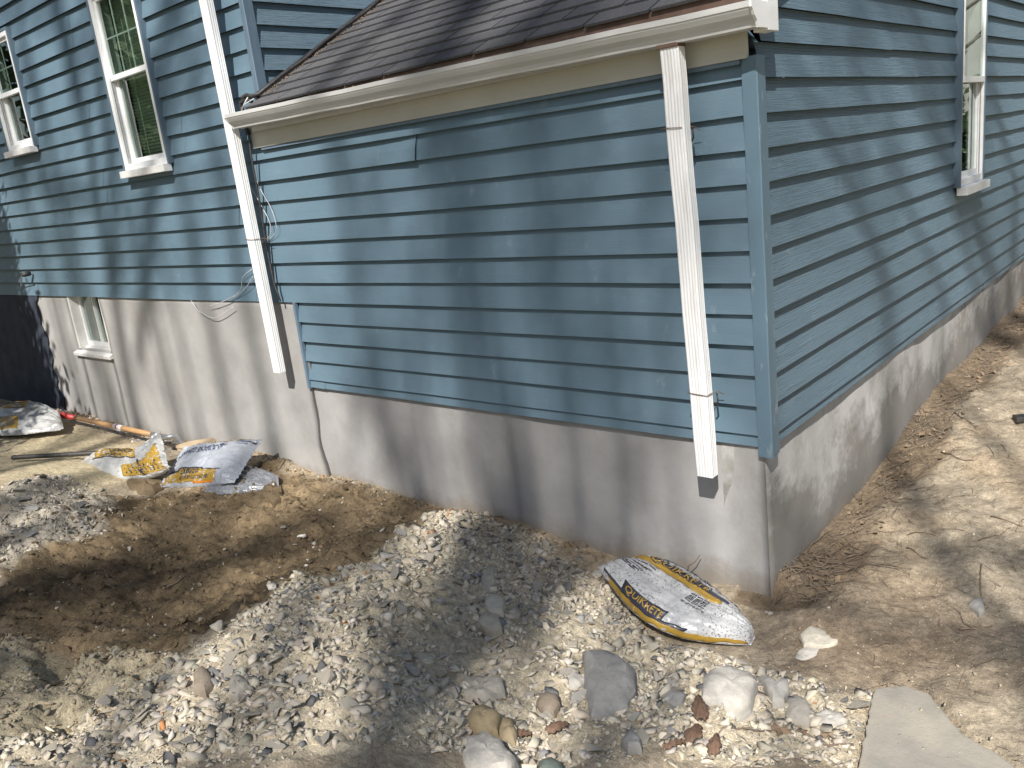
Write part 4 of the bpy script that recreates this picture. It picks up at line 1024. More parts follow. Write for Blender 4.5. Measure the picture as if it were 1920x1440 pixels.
for pix, r, mt_, lab in [
    ([(1858, 970), (1890, 978), (1919, 990)], .004, 'twig', 'dark straight twig at the right edge of the yard'),
    ([(1835, 1015), (1865, 1005), (1895, 993)], .003, 'twig', 'dark forked twig on the bare yard'),
    ([(1705, 780), (1750, 778), (1790, 770)], .006, 'root', 'pale stick lying across the root litter by the side wall'),
    ([(1790, 775), (1815, 790), (1830, 805)], .003, 'twig', 'thin bent twig beyond the pale stick'),
    ([(1765, 850), (1800, 862), (1825, 866)], .005, 'twig', 'short thick twig midway up the yard'),
    ([(1300, 1110), (1330, 1100), (1310, 1108)], .002, 'twig', 'tiny twig behind the cement bag'),
    ([(1840, 1060), (1838, 1110), (1847, 1140)], .0025, 'twig', 'thin upright-looking twig beside the cream stone'),
    ([(1800, 1183), (1830, 1180), (1860, 1178)], .005, 'twig', 'short dark stick on the shaded soil at right'),
    ([(1700, 1030), (1720, 1040), (1740, 1052)], .003, 'twig', 'short curved twig in the middle of the yard'),
    ([(1450, 1135), (1480, 1115), (1510, 1095), (1520, 1075)], .003, 'twig', 'dark arched twig below the corner roots'),
    ([(1700, 1295), (1640, 1290), (1615, 1300)], .003, 'root', 'thin pale root at the corner of the slab'),
    ([(1600, 1400), (1555, 1400), (1500, 1375), (1440, 1372), (1380, 1370), (1340, 1390)], .005, 'twig', 'long curving brown twig across the pale rubble'),
    ([(305, 1105), (335, 1090), (375, 1065)], .008, 'root', 'bare grey stick on the brown slope'),
    ([(525, 880), (535, 862), (545, 850)], .005, 'twig', 'thin branching twig standing at the wall foot'),
    ([(1700, 1005), (1735, 1000), (1760, 1010)], .002, 'twig', 'hair-thin twig near the shaded hump'),
    ([(1575, 1020), (1620, 1035), (1655, 1030), (1700, 1045)], .002, 'twig', 'hair-thin twig from the corner litter')]:
    c = px_curve(pix); o = MB().tube(c, taper(len(c), r), 6).build('twig', M[mt_], smooth=True); T(o, lab, 'twig')
# thin twig standing against the wall behind the bag
a = onplane(1290, 1062, 1, -.03); b_ = onplane(1313, 1040, 1, .0)
T(MB().tube([tuple(a-np.array([0, 0, .06])), tuple(a), tuple((a+b_)/2+np.array([.006, 0, -.004])), tuple(b_)], [.004, .003, .0025, .002], 6).build('twig', M['twig'], smooth=True), 'short bent twig rising behind the nearer cement bag', 'twig')
# roots at the corner
for k in range(26):
    p = hit(R0.uniform(1425, 1560), R0.uniform(1040, 1080)); c = ground_curve((p[0], p[1]), R0.gauss(1.3, .9), R0.uniform(.15, .4), .25, .012)
    o = MB().tube(c, taper(len(c), R0.uniform(.0015, .004)), 5).build('root', M['root' if k % 3 else 'twig'], smooth=True)
    T(o, 'thin bare root spilling out at the foundation corner', 'root', 'roots at the foundation corner')
# litter strip along the side wall
mb = MB()
for k in range(900):
    y = R0.uniform(-.02, 6.0)**1.0; x = -.02+abs(R0.gauss(.10, .09)); c = ground_curve((x, y), R0.gauss(1.5, .8), R0.uniform(.04, .22), .35, .006, 5)
    mb.tube(c, taper(6, R0.uniform(.001, .0026)), 4, cap=False)
o = mb.build('root_litter', M['root'], fix=False, smooth=True); T(o, 'tangled brown roots and twigs along the foot of the side wall', 'litter', kind='stuff')
mb = MB()
for k in range(1100):
    x = R0.uniform(.1, 2.0); y = R0.uniform(-1.2, 4.5)
    c = ground_curve((x, y), R0.uniform(0, 6.28), R0.uniform(.02, .16), .35, .004, 4); mb.tube(c, taper(5, R0.uniform(.0007, .0019)), 3, cap=False)
o = mb.build('twig_litter', M['twig'], fix=False); T(o, 'fine twig scraps scattered over the bare yard', 'litter', kind='stuff')
mb = MB()
for k in range(260):
    q = samples(1, PG_BROWN, .0)[0]; c = ground_curve((q[0], q[1]), R0.uniform(0, 6.28), R0.uniform(.03, .12), .5, .004, 4); mb.tube(c, taper(5, R0.uniform(.0007, .0016)), 3, cap=False)
o = mb.build('rootlets', M['root'], fix=False); T(o, 'fine rootlets in the brown earth', 'litter', kind='stuff')
# loose leaves in the litter, as one mass
mb = MB()
for k in range(520):
    if k < 300: x, y = .0+abs(R0.gauss(.10, .08)), R0.uniform(0, 6.5)
    else: x, y = R0.uniform(-7.4, -5.6), -abs(R0.gauss(0, .05))
    z = float(H(x, y))+R0.uniform(.004, .02); s = R0.uniform(.006, .022); a = R0.uniform(0, 6.28)
    ax_ = Vector((math.cos(a), math.sin(a), R0.gauss(0, .4)))*s; bx_ = Vector((-math.sin(a), math.cos(a), R0.gauss(0, .5)))*s*.6; p = Vector((x, y, z))
    mb.add([p+ax_, p+bx_+Vector((0, 0, .004)), p-ax_, p-bx_], [(0, 1, 2), (0, 2, 3)])
o = mb.build('leaf_litter', M['leaf'], fix=False); T(o, 'brown dry leaf bits in the wall-foot litter', 'litter', kind='stuff')
def leaf(px, py, size, yaw, label, name='leaf'):
    p = hit(px, py); V = [(0, 0, .012)]; n = 15
    lobes = [0.35, .55, 1.0, .5, .38, .95, .45, .35, .8, .35, .4, .95, .5, .6, .5]
    for i in range(n):
        a = 2*math.pi*i/n; r = lobes[i]*size/2; V.append((math.cos(a)*r, math.sin(a)*r, .006*math.sin(a*3)+R0.uniform(0, .012)))
    F = [(0, 1+i, 1+(i+1) % n) for i in range(n)]
    me = MB().add(V, F); me.tube([(-size*.45, 0, .008), (-size*.75, .01, .004)], .0012, 4)
    o = me.build(name, M['leaf']); o.location = (p[0], p[1], p[2]+.01); o.rotation_euler = (R0.gauss(0, .15), R0.gauss(0, .15), yaw)
    so_ = o.modifiers.new('thick', 'SOLIDIFY'); so_.thickness = .001
    return T(o, label, 'leaf')
leaf(1462, 1375, .10, 4.2, 'tan maple leaf lying on pale rubble at lower right')
leaf(1728, 818, .07, .5, 'orange-tan dry leaf in the litter by the side wall')
leaf(1535, 985, .045, 1.5, 'curled tan leaf at the foot of the side wall near the corner')
leaf(1555, 1388, .05, 2.5, 'small orange sliver of leaf left of the slab')
leaf(650, 1090, .05, 2.5, 'small orange leaf scrap on the mound crest')
def bark(px, py, L, Wd, yaw, tilt, label):
    p = hit(px, py); V = []; F = []; nu, nv = 12, 7
    for side_ in (0, 1):
        for i in range(nu+1):
            for j in range(nv+1):
                u = i/nu; v = j/nv-.5; w_ = Wd*(.35+.65*math.sin(math.pi*min(1, u*1.05+.1)))
                z = .012*math.cos(v*3)+.004*math.sin(j*2.9+i*.3)+.010*math.sin(u*3)-side_*.005
                V.append(((u-.5)*L+.005*math.sin(j*3.1), v*w_+.004*math.sin(i*1.9), z))
    m1 = (nu+1)*(nv+1)
    for i in range(nu):
        for j in range(nv):
            q = i*(nv+1)+j; F.append((q, q+nv+1, q+nv+2, q+1)); F.append((m1+q, m1+q+1, m1+q+nv+2, m1+q+nv+1))
    for i in range(nu):
        for j in (0, nv):
            q = i*(nv+1)+j; F.append((q, q+nv+1, m1+q+nv+1, m1+q))
    for j in range(nv):
        for i in (0, nu):
            q = i*(nv+1)+j; F.append((q, q+1, m1+q+1, m1+q))
    o = MB().add(V, F).build('bark_piece', M['bark'], smooth=True); o.location = (p[0], p[1], p[2]+.012); o.rotation_euler = (tilt, R0.gauss(0, .1), yaw)
    return T(o, label, 'bark')
bark(1312, 1335, .14, .055, 2.15, .2, 'red-brown bark strip standing out above the other bark pieces')
bark(1300, 1388, .10, .07, 1.7, -.2, 'broad red-brown bark piece just below the bark strip')
bark(1340, 1405, .09, .04, 1.9, .1, 'dark narrow bark piece right of the broad one')
bark(1045, 1372, .08, .04, 1.2, .2, 'splintered brown bark scrap below the round brown cobble')
bark(1265, 1405, .07, .02, 1.0, .1, 'thin orange-brown splinter left of the broad bark piece')
bark(980, 1385, .06, .03, .6, .1, 'small brown bark scrap beside the white rock')

# ------------------------------------------------------------------ cement bags
class Bag:
    """pillow surface over a grid of control points (rows along u, two columns front/back)"""
    def __init__(s, front, back, thick, up=(0, 0, 1), pinch=.06, wr=.004, seed=0, p=(4, 3), fin=.10):
        s.f = [Vector(a) for a in front]; s.b = [Vector(a) for a in back]; s.t = thick; s.up = Vector(up); s.seed = seed; s.wr = wr; s.p = p; s.fin = fin; s.pinch = pinch
    def base(s, u, v):
        def c(P):
            if len(P) == 2: return P[0].lerp(P[1], u)
            if len(P) == 3:
                q = 2*P[1]-.5*P[0]-.5*P[2]; return P[0]*(1-u)**2+q*2*u*(1-u)+P[2]*u*u
            x = u*(len(P)-1); i = min(int(x), len(P)-2); t = x-i; p0, p1, p2, p3 = P[max(i-1, 0)], P[i], P[i+1], P[min(i+2, len(P)-1)]
            return .5*((2*p1)+(-p0+p2)*t+(2*p0-5*p1+4*p2-p3)*t*t+(-p0+3*p1-3*p2+p3)*t*t*t)
        a, b_ = c(s.f), c(s.b); k = s.pinch*math.sin(math.pi*u)
        return a.lerp(b_, v+(.5-v)*2*k*0), a, b_
    def normal(s, u, v):
        e = .02; d1 = s.base(min(1, u+e), v)[0]-s.base(max(0, u-e), v)[0]; _, a, b_ = s.base(u, v); n = d1.cross(b_-a)
        if n.dot(s.up) < 0: n = -n
        return n.normalized()
    def h(s, u, v):
        uu = abs(2*u-1); vv = abs(2*v-1); fu = max(0, 1-(uu/(1-s.fin))**s.p[0]) if uu < 1-s.fin else 0; fv = max(0, 1-vv**s.p[1])
        return s.t*fu**.55*fv**.5
    def S(s, u, v, top=1, lift=0):
        from mathutils import noise as mn
        n = s.normal(u, v); p = s.base(u, v)[0]
        e = 1-math.exp(-((min(u, 1-u))*6)**2)
        w_ = s.wr*(mn.noise(Vector((u*5+s.seed, v*22, 1)))*(2.2-1.4*e)+mn.noise(Vector((u*16, v*10+s.seed, 3)))*1.0+.7*mn.noise(Vector((u*40, v*30+s.seed, 7))))
        hh = s.h(u, v)
        if top: return p+n*(hh+w_+lift)
        return p-n*(hh*.25)+n*w_*.3
    def mesh(s, name, mat, nu=64, nv=44, mat_bottom=None):
        V = []; F = []
        vs = [.5-.5*math.cos(math.pi*j/nv) for j in range(nv+1)]
        for top in (1, 0):
            for i in range(nu+1):
                for j in range(nv+1): V.append(s.S(i/nu, vs[j], top))
        m1 = (nu+1)*(nv+1)
        for i in range(nu):
            for j in range(nv):
                q = i*(nv+1)+j; F.append((q, q+nv+1, q+nv+2, q+1)); F.append((m1+q, m1+q+1, m1+q+nv+2, m1+q+nv+1))
            for j in (0, nv):
                q = i*(nv+1)+j; F.append((q, q+nv+1, m1+q+nv+1, m1+q))
        for j in range(nv):
            for i in (0, nu):
                q = i*(nv+1)+j; F.append((q, q+1, m1+q+1, m1+q))
        return MB().add(V, F).build(name, mat, smooth=True)
    def patch(s, name, mat, pts, parent, lift=.0015, sub=.05):
        """a flat printed shape given as a polygon in (u, v), laid on the surface"""
        bm = bmesh.new(); vs = [bm.verts.new((u, v, 0)) for u, v in pts]; bm.faces.new(vs)
        bmesh.ops.triangulate(bm, faces=bm.faces[:])
        return s.wrap(bm, name, mat, parent, lift, sub)
    def wrap(s, bm, name, mat, parent, lift, sub=.05):
        for it in range(6):
            L = [e_ for e_ in bm.edges if e_.calc_length() > sub]
            if not L: break
            bmesh.ops.subdivide_edges(bm, edges=L, cuts=1); bmesh.ops.triangulate(bm, faces=bm.faces[:])
        for v in bm.verts: v.co = s.S(min(.999, max(.001, v.co.x)), min(.999, max(.0, v.co.y)), 1, lift)
        me = bpy.data.meshes.new(name); bm.to_mesh(me); bm.free()
        o = link(name, me, mat, parent, True); so_ = o.modifiers.new('ink', 'SOLIDIFY'); so_.thickness = .0006; so_.offset = 0; return o
    def text(s, body, o_, eu, ev, mat, parent, lift=.003, bold=.0, sub=.02, name='lettering'):
        """o_ = uv of text start, eu = uv vector of the whole text width, ev = uv vector of letter height"""
        cu = bpy.data.curves.new('lettering', 'FONT'); cu.body = body; cu.size = 1; cu.offset = bold; cu.resolution_u = 2
        to = bpy.data.objects.new('lettering_source', cu); COL.objects.link(to); dg = bpy.context.evaluated_depsgraph_get(); dg.update()
        me = bpy.data.meshes.new_from_object(to.evaluated_get(dg)); bpy.data.objects.remove(to)
        co = np.array([v.co[:] for v in me.vertices]); lo = co.min(0); hi = co.max(0); bm = bmesh.new(); bm.from_mesh(me); bmesh.ops.triangulate(bm, faces=bm.faces[:])
        for v in bm.verts:
            a = (v.co.x-lo[0])/(hi[0]-lo[0]); b_ = (v.co.y-lo[1])/(hi[1]-lo[1])
            v.co = Vector((o_[0]+eu[0]*a+ev[0]*b_, o_[1]+eu[1]*a+ev[1]*b_, 0))
        return s.wrap(bm, name, mat, parent, lift, sub)
def rect(u0, v0, u1, v1): return [(u0, v0), (u1, v0), (u1, v1), (u0, v1)]
def P3(px, py, z): return onplane(px, py, 2, z)
# nearer bag, right of the mound
fr_ = [P3(1119, 1062, -.585), P3(1190, 1150, -.625), P3(1280, 1196, -.675), P3(1408, 1210, -.735)]
bk_ = [P3(1222, 1052, -.60), P3(1295, 1082, -.64), P3(1358, 1130, -.69), P3(1416, 1196, -.735)]
bag = Bag(fr_, bk_, .078, seed=3, wr=.006, p=(6, 2.6), fin=.03)
e = bag.mesh('cement_bag', M['bag_r'], 90, 60); T(e, 'full speckled white cement bag with yellow logo, lying on the mound against the foundation', 'bag')
bag.patch('yellow_band', M['yellow'], rect(.12, .0, .97, .020), e, .0015)
bag.patch('black_band', M['ink'], [(.08, .018), (.66, .018), (.68, .045), (.08, .035)], e, .0022)
bag.patch('logo_plate', M['ink'], [(.22, .016), (.50, .016), (.52, .125), (.21, .125)], e, .0030)
bag.text('QUIKRETE', (.232, .028), (.265, 0), (.0, .080), M['yellow'], e, .0045, .02)
bag.patch('black_band', M['ink'], [(.03, .70), (.68, .70), (.75, .745), (.75, .80), (.735, .835), (.69, .78), (.03, .76)], e, .0022)
bag.patch('yellow_band', M['yellow'], [(.01, .57), (.665, .57), (.725, .61), (.725, .66), (.69, .70), (.03, .70)], e, .0034)
bag.text('QUIKRETE', (.14, .635), (.46, .0), (.0, .165), M['ink'], e, .0050, .05)
bag.text('QUIKRETE', (.150, .650), (.44, .0), (.0, .130), M['yellow'], e, .0070, .0)
bag.text('ALL-PURPOSE', (.16, .87), (.40, .0), (.0, .075), M['ink'], e, .004, .03)
bag.text('CONCRETE MIX', (.60, .87), (.22, .0), (.0, .055), M['ink'], e, .004, .02)
bag.text('NET WT 50 LB (22.7 kg)', (.52, .30), (.17, .0), (.0, .045), M['ink'], e, .003, .01)
for k in range(6):
    for q_ in range(3): bag.patch('small_print', M['ink'], rect(.04+.055*q_+.012*k, .30+.042*k, .04+.055*q_+.045+.012*k, .316+.042*k), e, .0025)
for k in range(6):
    for q_ in range(3): bag.patch('small_print', M['ink'], rect(.53+.05*q_, .375+.027*k, .53+.05*q_+.043, .388+.027*k), e, .0025)

# far left cluster
def bag2():
    fr_ = [P3(297, 914, -.66), P3(372, 912, -.635), P3(440, 905, -.585)]
    bk_ = [P3(345, 838, -.50), P3(425, 832, -.47), P3(492, 822, -.42)]
    b2 = Bag(fr_, bk_, .085, seed=8, wr=.009, p=(3.2, 2.4), fin=.12)
    e = b2.mesh('cement_bag', M['bag_w']); T(e, 'half-open white cement bag with upside-down lettering, on top of the grey bag', 'bag')
    b2.patch('yellow_band', M['yellow'], rect(.03, .03, .74, .20), e, .0015)
    b2.patch('black_band', M['ink'], [(.02, .20), (.24, .20), (.25, .245), (.52, .245), (.54, .205), (.78, .205), (.78, .225), (.55, .225), (.53, .265), (.23, .265), (.22, .22), (.02, .22)], e, .0025)
    b2.patch('yellow_band', M['yellow'], rect(.24, .185, .53, .25), e, 0.0019)
    b2.text('QUIKRETE', (.26, .135), (.25, .0), (.02, .11), M['ink'], e, .0045, .02)
    b2.text('ALL-PURPOSE CONC. MIX', (.27, .06), (.38, .0), (.01, .055), M['ink'], e, .0045, .01)
    b2.patch('orange_band', M['orange'], rect(.45, .015, .72, .035), e, .003)
    b2.text('ALL-PURPOSE', (.66, .80), (-.34, -.04), (.0, -.13), M['navy'], e, .004, .02)
    b2.text('CONCRETE', (.30, .76), (-.24, -.05), (.0, -.13), M['navy'], e, .004, .01)
    b2.patch('yellow_band', M['yellow'], rect(.55, .90, .80, .99), e, .0018)
    b2.patch('black_band', M['ink'], rect(.54, .885, .81, .90), e, .003)
    b2.patch('yellow_band', M['yellow'], rect(.12, .95, .54, .99), e, .0018)
    b2.patch('small_print', M['ink'], rect(.88, .86, .97, .90), e, .002)
    for k in range(5): b2.patch('small_print', M['navy'], rect(.76+.01*k, .80+.03*k, .90, .81+.03*k), e, .0025)
bag2()
fr_ = [P3(372, 922, -.66), P3(440, 926, -.66), P3(523, 912, -.645)]
bk_ = [P3(400, 880, -.61), P3(455, 875, -.60), P3(522, 893, -.62)]
b3 = Bag(fr_, bk_, .05, seed=12, wr=.010, p=(3, 2.2), fin=.06)
T(b3.mesh('cement_bag', M['bag_g']), 'dull grey half-empty cement bag squashed under the white one', 'bag')
# folded bag
fr_ = [P3(163, 885, -.66), P3(200, 902, -.655), P3(255, 902, -.645), P3(297, 893, -.60), P3(318, 880, -.52)]
bk_ = [P3(152, 868, -.60), P3(192, 846, -.53), P3(240, 842, -.50), P3(272, 836, -.46), P3(299, 806, -.36)]
b1 = Bag(fr_, bk_, .075, seed=20, wr=.014, p=(2.4, 2.4), fin=.03)
e = b1.mesh('cement_bag', M['bag_c']); T(e, 'empty folded cement bag of clear plastic with yellow print and a corner sticking up', 'bag')
b1.patch('yellow_band', M['yellow'], [(.42, .06), (.95, .06), (.93, .70), (.80, .55), (.64, .40), (.45, .32)], e, .0018)
b1.patch('yellow_band', M['yellow'], rect(.22, .58, .66, .93), e, .0018)
b1.patch('black_band', M['ink'], rect(.20, .55, .66, .585), e, .003)
b1.patch('black_band', M['ink'], [(.62, .06), (.65, .06), (.68, .5), (.65, .5)], e, .003)
b1.text('QUIKRETE', (.36, .72), (.26, .0), (.01, .17), M['ink'], e, .0045, .02)
b1.text('ALL-PURPOSE', (.26, .61), (.22, .0), (.01, .08), M['ink'], e, .0045, .01)
for k in range(9): b1.patch('small_print', M['ink'], rect(.46+.05*k, .10, .475+.05*k, .10+.18+.03*(k % 3)), e, .003)
# leftmost bag
fr_ = [P3(-90, 800, -.56), P3(-20, 815, -.56), P3(45, 815, -.56), P3(120, 803, -.56)]
bk_ = [P3(-80, 765, -.50), P3(-10, 762, -.48), P3(60, 757, -.47), P3(112, 775, -.50)]
b4 = Bag(fr_, bk_, .085, seed=31, wr=.013, p=(4, 2.2), fin=.02)
e = b4.mesh('cement_bag', M['bag_c']); T(e, 'grey-white cement bag with gathered neck, cut by the left edge of the photo', 'bag')
b4.patch('yellow_band', M['yellow'], rect(.18, .05, .62, .34), e, .0018)
b4.patch('yellow_band', M['yellow'], rect(.18, .58, .66, .92), e, .0018)
for k in range(5): b4.patch('black_band', M['ink'], rect(.20, .62+.055*k, .64, .632+.055*k), e, .003)

# ------------------------------------------------------------------ tools by the wall
sh = T(empty('shovel', tuple(P3(200, 795, -.60))), 'long wooden-handled shovel with a red grip lying along the foot of the main wall', 'shovel')
L0 = Vector(P3(104, 776, -.545)); L1 = Vector(P3(140, 783, -.55)); L2 = Vector(P3(292, 816, -.555))
inv = -Vector(sh.location)
def sp(o): o.parent = sh; o.matrix_parent_inverse = Matrix.Translation(inv); return o
sp(MB().tube([L0, L0.lerp(L1, .15), L1], [.012, .028, .022], 12).build('grip', M['red'], smooth=True))
sp(MB().tube([L1, L1.lerp(L2, .35), L1.lerp(L2, .7), L2], [.019, .021, .021, .020], 12).build('handle', M['wood'], smooth=True))
dv = (L2-L1).normalized()
sp(MB().tube([L1.lerp(L2, .52)+Vector((0, -.0015, .002)), L1.lerp(L2, .62)+Vector((0, -.0015, .002))], .0222, 12).build('paper_sticker', M['white'], smooth=True))
sp(MB().tube([L1.lerp(L2, .56)+Vector((0, -.0015, .003)), L1.lerp(L2, .575)+Vector((0, -.0015, .003))], .0232, 12).build('sticker_stripe', M['red'], smooth=True))
q3 = [L2-dv*.05, L2+dv*.15, Vector(P3(330, 818, -.55)), Vector(P3(343, 835, -.58))]
sp(MB().tube(smoothpath(q3, 5), [.023]*6+[.02]*5+[.014]*5, 10).build('socket', M['steel'], smooth=True))
# tan board resting behind the bags
c0 = [P3(322, 838, -.52), P3(352, 828, -.50), P3(398, 821, -.47), P3(405, 826, -.47), P3(398, 833, -.48), P3(355, 842, -.51)]
V = [tuple(p) for p in c0]+[tuple(p-np.array([0, 0, .02])) for p in c0]; n_ = len(c0)
T(MB().add(V, [tuple(range(n_)), tuple(range(2*n_-1, n_-1, -1))]+[(i, (i+1) % n_, n_+(i+1) % n_, n_+i) for i in range(n_)]).build('board', M['board'], bevel=.004), 'thin tan board with rounded end behind the white cement bag', 'board')
# ribbed black bar
a = Vector(P3(22, 858, -.52)); b_ = Vector(P3(185, 849, -.56)); pts = []; rad = []
for i in range(61):
    t = i/60; pts.append(a.lerp(b_, t)); rad.append((.019 if i % 2 else .0165) if 2 < i < 40 else (.019 if i else .012))
bar = T(MB().tube(pts, rad, 12).build('ribbed_bar', M['black'], smooth=True), 'black bar with ribbed grip sticking out left of the folded cement bag', 'bar')
# black item at the right edge of the yard
p = hit(1916, 790); o = MB().box((-.04, -.03, 0), (.06, .03, .035)).build('block', M['black'], bevel=.006); o.location = tuple(p); o.rotation_euler = (0, 0, .6); T(o, 'small black block at the right edge of the yard', 'block')

# ------------------------------------------------------------------ trees behind the viewer (they throw the dappled shade)
def limb_mesh(mb, a, b_, r0, r1, crook=.04, n=6, sides=7, seed=0):
    r = random.Random(seed); a = Vector(a); b_ = Vector(b_); L = (b_-a).length; pts = []
    for i in range(n+1):
        t = i/n; p = a.lerp(b_, t)
        if 0 < i < n: p += Vector((r.gauss(0, 1), r.gauss(0, 1), r.gauss(0, 1)))*crook*L/3
        pts.append(p)
    mb.tube(pts, [r0+(r1-r0)*i/n for i in range(n+1)], sides, cap=False); return pts
def grow(mb, p, d, L, r, depth, rnd):
    q = p+d*L; pts = limb_mesh(mb, p, q, r, r*.55, .05, 4, 5 if depth < 3 else 4, rnd.randrange(10**6))
    if depth >= 4 or L < .15: return
    k = rnd.choice([3, 4]) if depth < 3 else 3
    for i in range(k):
        t = rnd.uniform(.35, 1.0); o_ = pts[min(4, int(t*4+.5))]
        nd = (d+Vector((rnd.gauss(0, .55), rnd.gauss(0, .55), rnd.gauss(.12, .45)))).normalized()
        grow(mb, o_, nd, L*rnd.uniform(.5, .75), r*.5, depth+1, rnd)
SV = Vector(SUN)
def cast(pt, t): return Vector(pt)-SV*t
def bare_tree(base, h, r, seed, strokes, label, crown0=.35, nb=9):
    rnd = random.Random(seed); e = T(empty('bare_tree', base), label, 'tree'); inv = Matrix.Translation(-Vector(base))
    def pp(o): o.parent = e; o.matrix_parent_inverse = inv; return o
    base = Vector(base); top = base+Vector((rnd.uniform(-.5, .5), rnd.uniform(-.5, .5), h))
    mb = MB(); tp_ = limb_mesh(mb, base-Vector((0, 0, .3)), top, r, r*.2, .02, 10, 12, seed); pp(mb.build('trunk', M['treebark'], smooth=True, fix=False))
    def trunk_at(z): t = (z-base.z)/h; return base.lerp(top, max(0, min(1, t)))
    mb = MB()
    for i in range(nb):
        z = base.z+h*(crown0+(.95-crown0)*i/nb); a = rnd.uniform(0, 6.28); d = Vector((math.cos(a), math.sin(a), rnd.uniform(.3, .9))).normalized()
        grow(mb, trunk_at(z), d, rnd.uniform(1.6, 2.6)*(1.15-.5*i/nb), r*.32*(1.1-.6*i/nb), 0, rnd)
    pp(mb.build('branches', M['treebark'], smooth=True, fix=False))
    for (A_, B_, wd, t) in strokes:
        k_ = max(1, round(wd/.085)); a0, b0 = cast(A_, t), cast(B_, t); side = (b0-a0).cross(SV).normalized()
        for m_ in range(k_):
            mb = MB(); o_ = ((m_+.5)/k_-.5)*wd+rnd.gauss(0, .02); o2 = o_+rnd.gauss(0, wd*.12); a, b_ = a0+side*o_, b0+side*o2; w1 = .05 if k_ > 1 else wd*.7
            flat_ = abs(A_[2]-B_[2]) < .3; lo, hi_ = (a, b_) if (flat_ or a.z < b_.z) else (b_, a)
            limb_mesh(mb, lo, hi_, w1*.55, w1*.4, .02, 8, 7, rnd.randrange(10**6))
            dn = lo-Vector((0, 0, .6 if flat_ else 2.2)); limb_mesh(mb, dn, lo, w1*.62, w1*.55, .01, 5, 7, rnd.randrange(10**6))
            limb_mesh(mb, trunk_at(dn.z-1.5), dn, w1*.8, w1*.62, .02, 5, 7, rnd.randrange(10**6))
            for k in range(6):
                p_ = lo.lerp(hi_, rnd.uniform(.05, 1)); grow(mb, p_, Vector((rnd.gauss(0, .7), rnd.gauss(0, .7), rnd.gauss(.6, .5))).normalized(), rnd.uniform(.3, .8), w1*.22, 2, rnd)
            pp(mb.build('limb', M['treebark'], smooth=True, fix=False))
    return e
G = -.6
F_ = S
SX = -SUN[0]
def gp(px, py): p = hit0(px, py); return (p[0], p[1], p[2])
def rp(x, y): return (x, y, ROOF_Z0+ROOF_S*y)
bare_tree((-1.64+SX*16.5, -16.5, G), 24, .23, 5, [((-1.1, F_, 1.35), (-1.15, F_, .15), .26, 16.5), ((-1.35, F_, 1.5), (-1.38, F_, .7), .20, 17), ((-2.5, F_, .3), (-2.45, F_, -.7), .14, 15), ((-.78, F_, .5), (-.74, F_, -.75), .20, 15.5), ((-1.95, F_, .9), (-2.05, F_, -.1), .13, 16), ((-.5, F_, 1.3), (-.45, F_, .5), .18, 16), ((-2.3, F_, 1.3), (-2.2, F_, .8), .09, 16), ((-.2, F_, 1.0), (-.1, F_, .1), .10, 16), (rp(-1.7, .05), rp(-1.9, 1.6), .30, 16), (rp(-.9, -.05), rp(-1.0, 1.4), .45, 16), (rp(-2.55, .1), rp(-2.6, 1.2), .12, 16)], 'tall bare tree behind the viewer whose shade falls on the extension', crown0=.85, nb=4)
bare_tree((-5.5+SX*16, -16, G), 23, .25, 9, [((-6.3, F_, 2.8), (-6.25, F_, .6), .18, 15), ((-4.9, F_, 1.2), (-4.75, F_, .7), .14, 15), ((-3.9, F_, 2.6), (-3.75, F_, 1.2), .14, 15), ((-6.5, F_, 1.9), (-6.4, F_, -.6), .25, 15), ((-5.2, F_, 2.6), (-5.1, F_, .6), .16, 15), ((-7.2, F_, 2.4), (-7.0, F_, 1.0), .22, 15), ((-4.4, F_, 2.2), (-4.3, F_, .9), .12, 15)], 'bare tree behind the viewer shading the main wall', crown0=.8, nb=5)
bare_tree((10.2, -13.2, G), 21, .24, 14, [((-.012, .3, 1.5), (-.012, 1.5, .35), .10, 11), ((-.012, .9, 1.55), (-.012, 2.6, .1), .07, 11), ((-.012, 2.2, 1.2), (-.012, 4.0, 0), .12, 11), ((-.012, 2.6, 2.2), (-.012, 4.6, .6), .12, 11)], 'bare tree behind the viewer shading the side wall', crown0=.9, nb=2)
bare_tree((-4.6+SX*17, -1.5-17, G), 20, .24, 22, [(gp(0, 1130), gp(350, 1110), .50, 13), (gp(10, 1110), gp(650, 985), .40, 13)], 'bare tree behind the viewer shading the brown soil', nb=2, crown0=.85)
bare_tree((2.4+SX*16, -.6-16, G), 18, .22, 23, [(gp(1890, 1240), gp(1420, 1150), .17, 13), (gp(1910, 1040), gp(1560, 1050), .12, 13)], 'bare tree behind the viewer shading the yard', nb=1, crown0=.9)
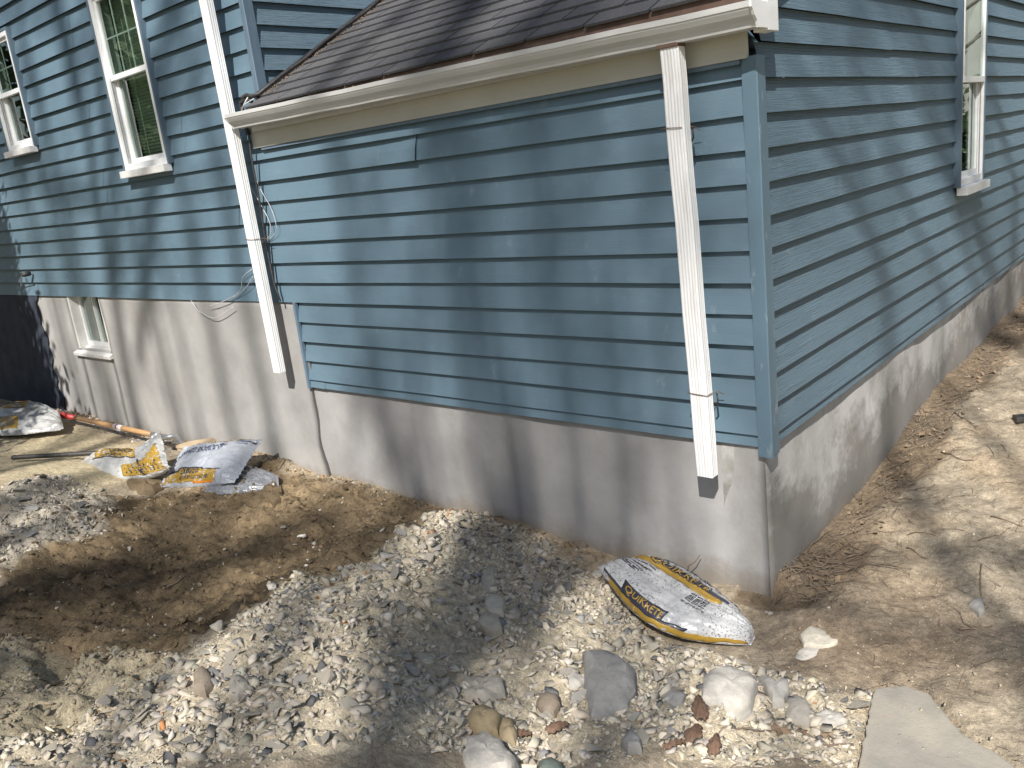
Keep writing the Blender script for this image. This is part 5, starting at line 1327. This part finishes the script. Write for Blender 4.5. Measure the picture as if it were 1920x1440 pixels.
def leafy(base, h, rad, n, seed, label, name='evergreen_tree', zmin=.0, cone=.0, leafs=.05):
    rnd = np.random.RandomState(seed); e = T(empty(name, base), label, 'tree'); e_inv = Matrix.Translation(-Vector(base))
    mb = MB(); mb.tube([Vector(base)-Vector((0, 0, .2)), Vector(base)+Vector((0, 0, h*.9))], [.10, .03], 8)
    for k in range(14):
        z = h*(.15+.75*k/14); a = k*2.4; mb.tube([Vector(base)+Vector((0, 0, z)), Vector(base)+Vector((math.cos(a)*rad*.7, math.sin(a)*rad*.7, z+.25))], [.03, .008], 5)
    o = mb.build('trunk', M['treebark'], fix=False); o.parent = e; o.matrix_parent_inverse = e_inv
    cl = rnd.rand(60, 3); a = cl[:, 0]*6.283; zz = zmin+(h-zmin)*cl[:, 1]; rr = rad*(1-cone*(zz/h))*np.sqrt(cl[:, 2])*np.sqrt(np.clip(1-((zz-h*.45)/(h*.58))**2, .05, 1))
    cc = np.column_stack([np.cos(a)*rr, np.sin(a)*rr, zz]); c = cc[rnd.randint(0, 60, n)]+rnd.randn(n, 3)*rad*.17
    u = rnd.randn(n, 3); u /= np.linalg.norm(u, axis=1)[:, None]; v = np.cross(u, rnd.randn(n, 3)); v /= np.linalg.norm(v, axis=1)[:, None]
    s = leafs*(.6+.8*rnd.rand(n, 1)); c = c+np.array(base)[None]
    V = np.stack([c+u*s, c+v*s*.5, c-u*s, c-v*s*.5], 1).reshape(-1, 3); F = np.arange(4*n).reshape(n, 4)
    o = fastmesh('crown', V, F, M['evergreen'], quads=True); o.parent = e; o.matrix_parent_inverse = e_inv; o['kind'] = 'stuff'
    return e
# dense low evergreen whose shade blackens the far left of the foundation
leafy((-6.95, -3.7, G), 5.35, 1.35, 42000, 3, 'dense evergreen left of the photo, shading the far left foundation', zmin=2.0, leafs=.07)
for i, (x, y, h, r_) in enumerate([(-15, -5.5, 6.5, 2.2), (-13.5, -9, 7.5, 2.4), (-17, -12, 8, 2.6), (-11, -13, 7.5, 2.2), (-19, -8, 8, 2.6)]):
    leafy((x, y, G), h, r_, 9000, 40+i, ['round green tree', 'wide green tree', 'tall green tree', 'slim green tree', 'far green tree'][i]+' across the yard, seen only mirrored in the left windows', 'green_tree', leafs=.16)
leafy((6.2, 21.5, G), 2.3, 2.2, 9000, 61, 'dark clipped bush before the neighbouring house, added to darken the reflection in the side window', 'bush', leafs=.14)  # added out of view so the lower pane mirrors something dark
# neighbour's house mirrored in the side window
nh = T(empty('neighbour_house', (6, 26, G)), 'pale neighbouring house seen only mirrored in the side window', 'house')
def np_(o): o.parent = nh; return o
np_(MB().box((-1, 0, 0), (9, 7, 5.5)).build('wall', M['neigh'])); np_(MB().prism([(-.4, 5.501), (7.4, 5.501), (3.5, 8)], 0, -1.4, 9.4).build('roof', M['neighroof']))
for x in (.5, 3, 5.5): 
    for z in (1, 3.4): np_(MB().box((x, -.03, z), (x+.9, .03, z+1.3)).build('window', M['dark']))
bare_tree((3.6, 15, G), 9, .14, 33, [], 'bare tree beyond the side yard, mirrored in the side window', crown0=.12, nb=12)
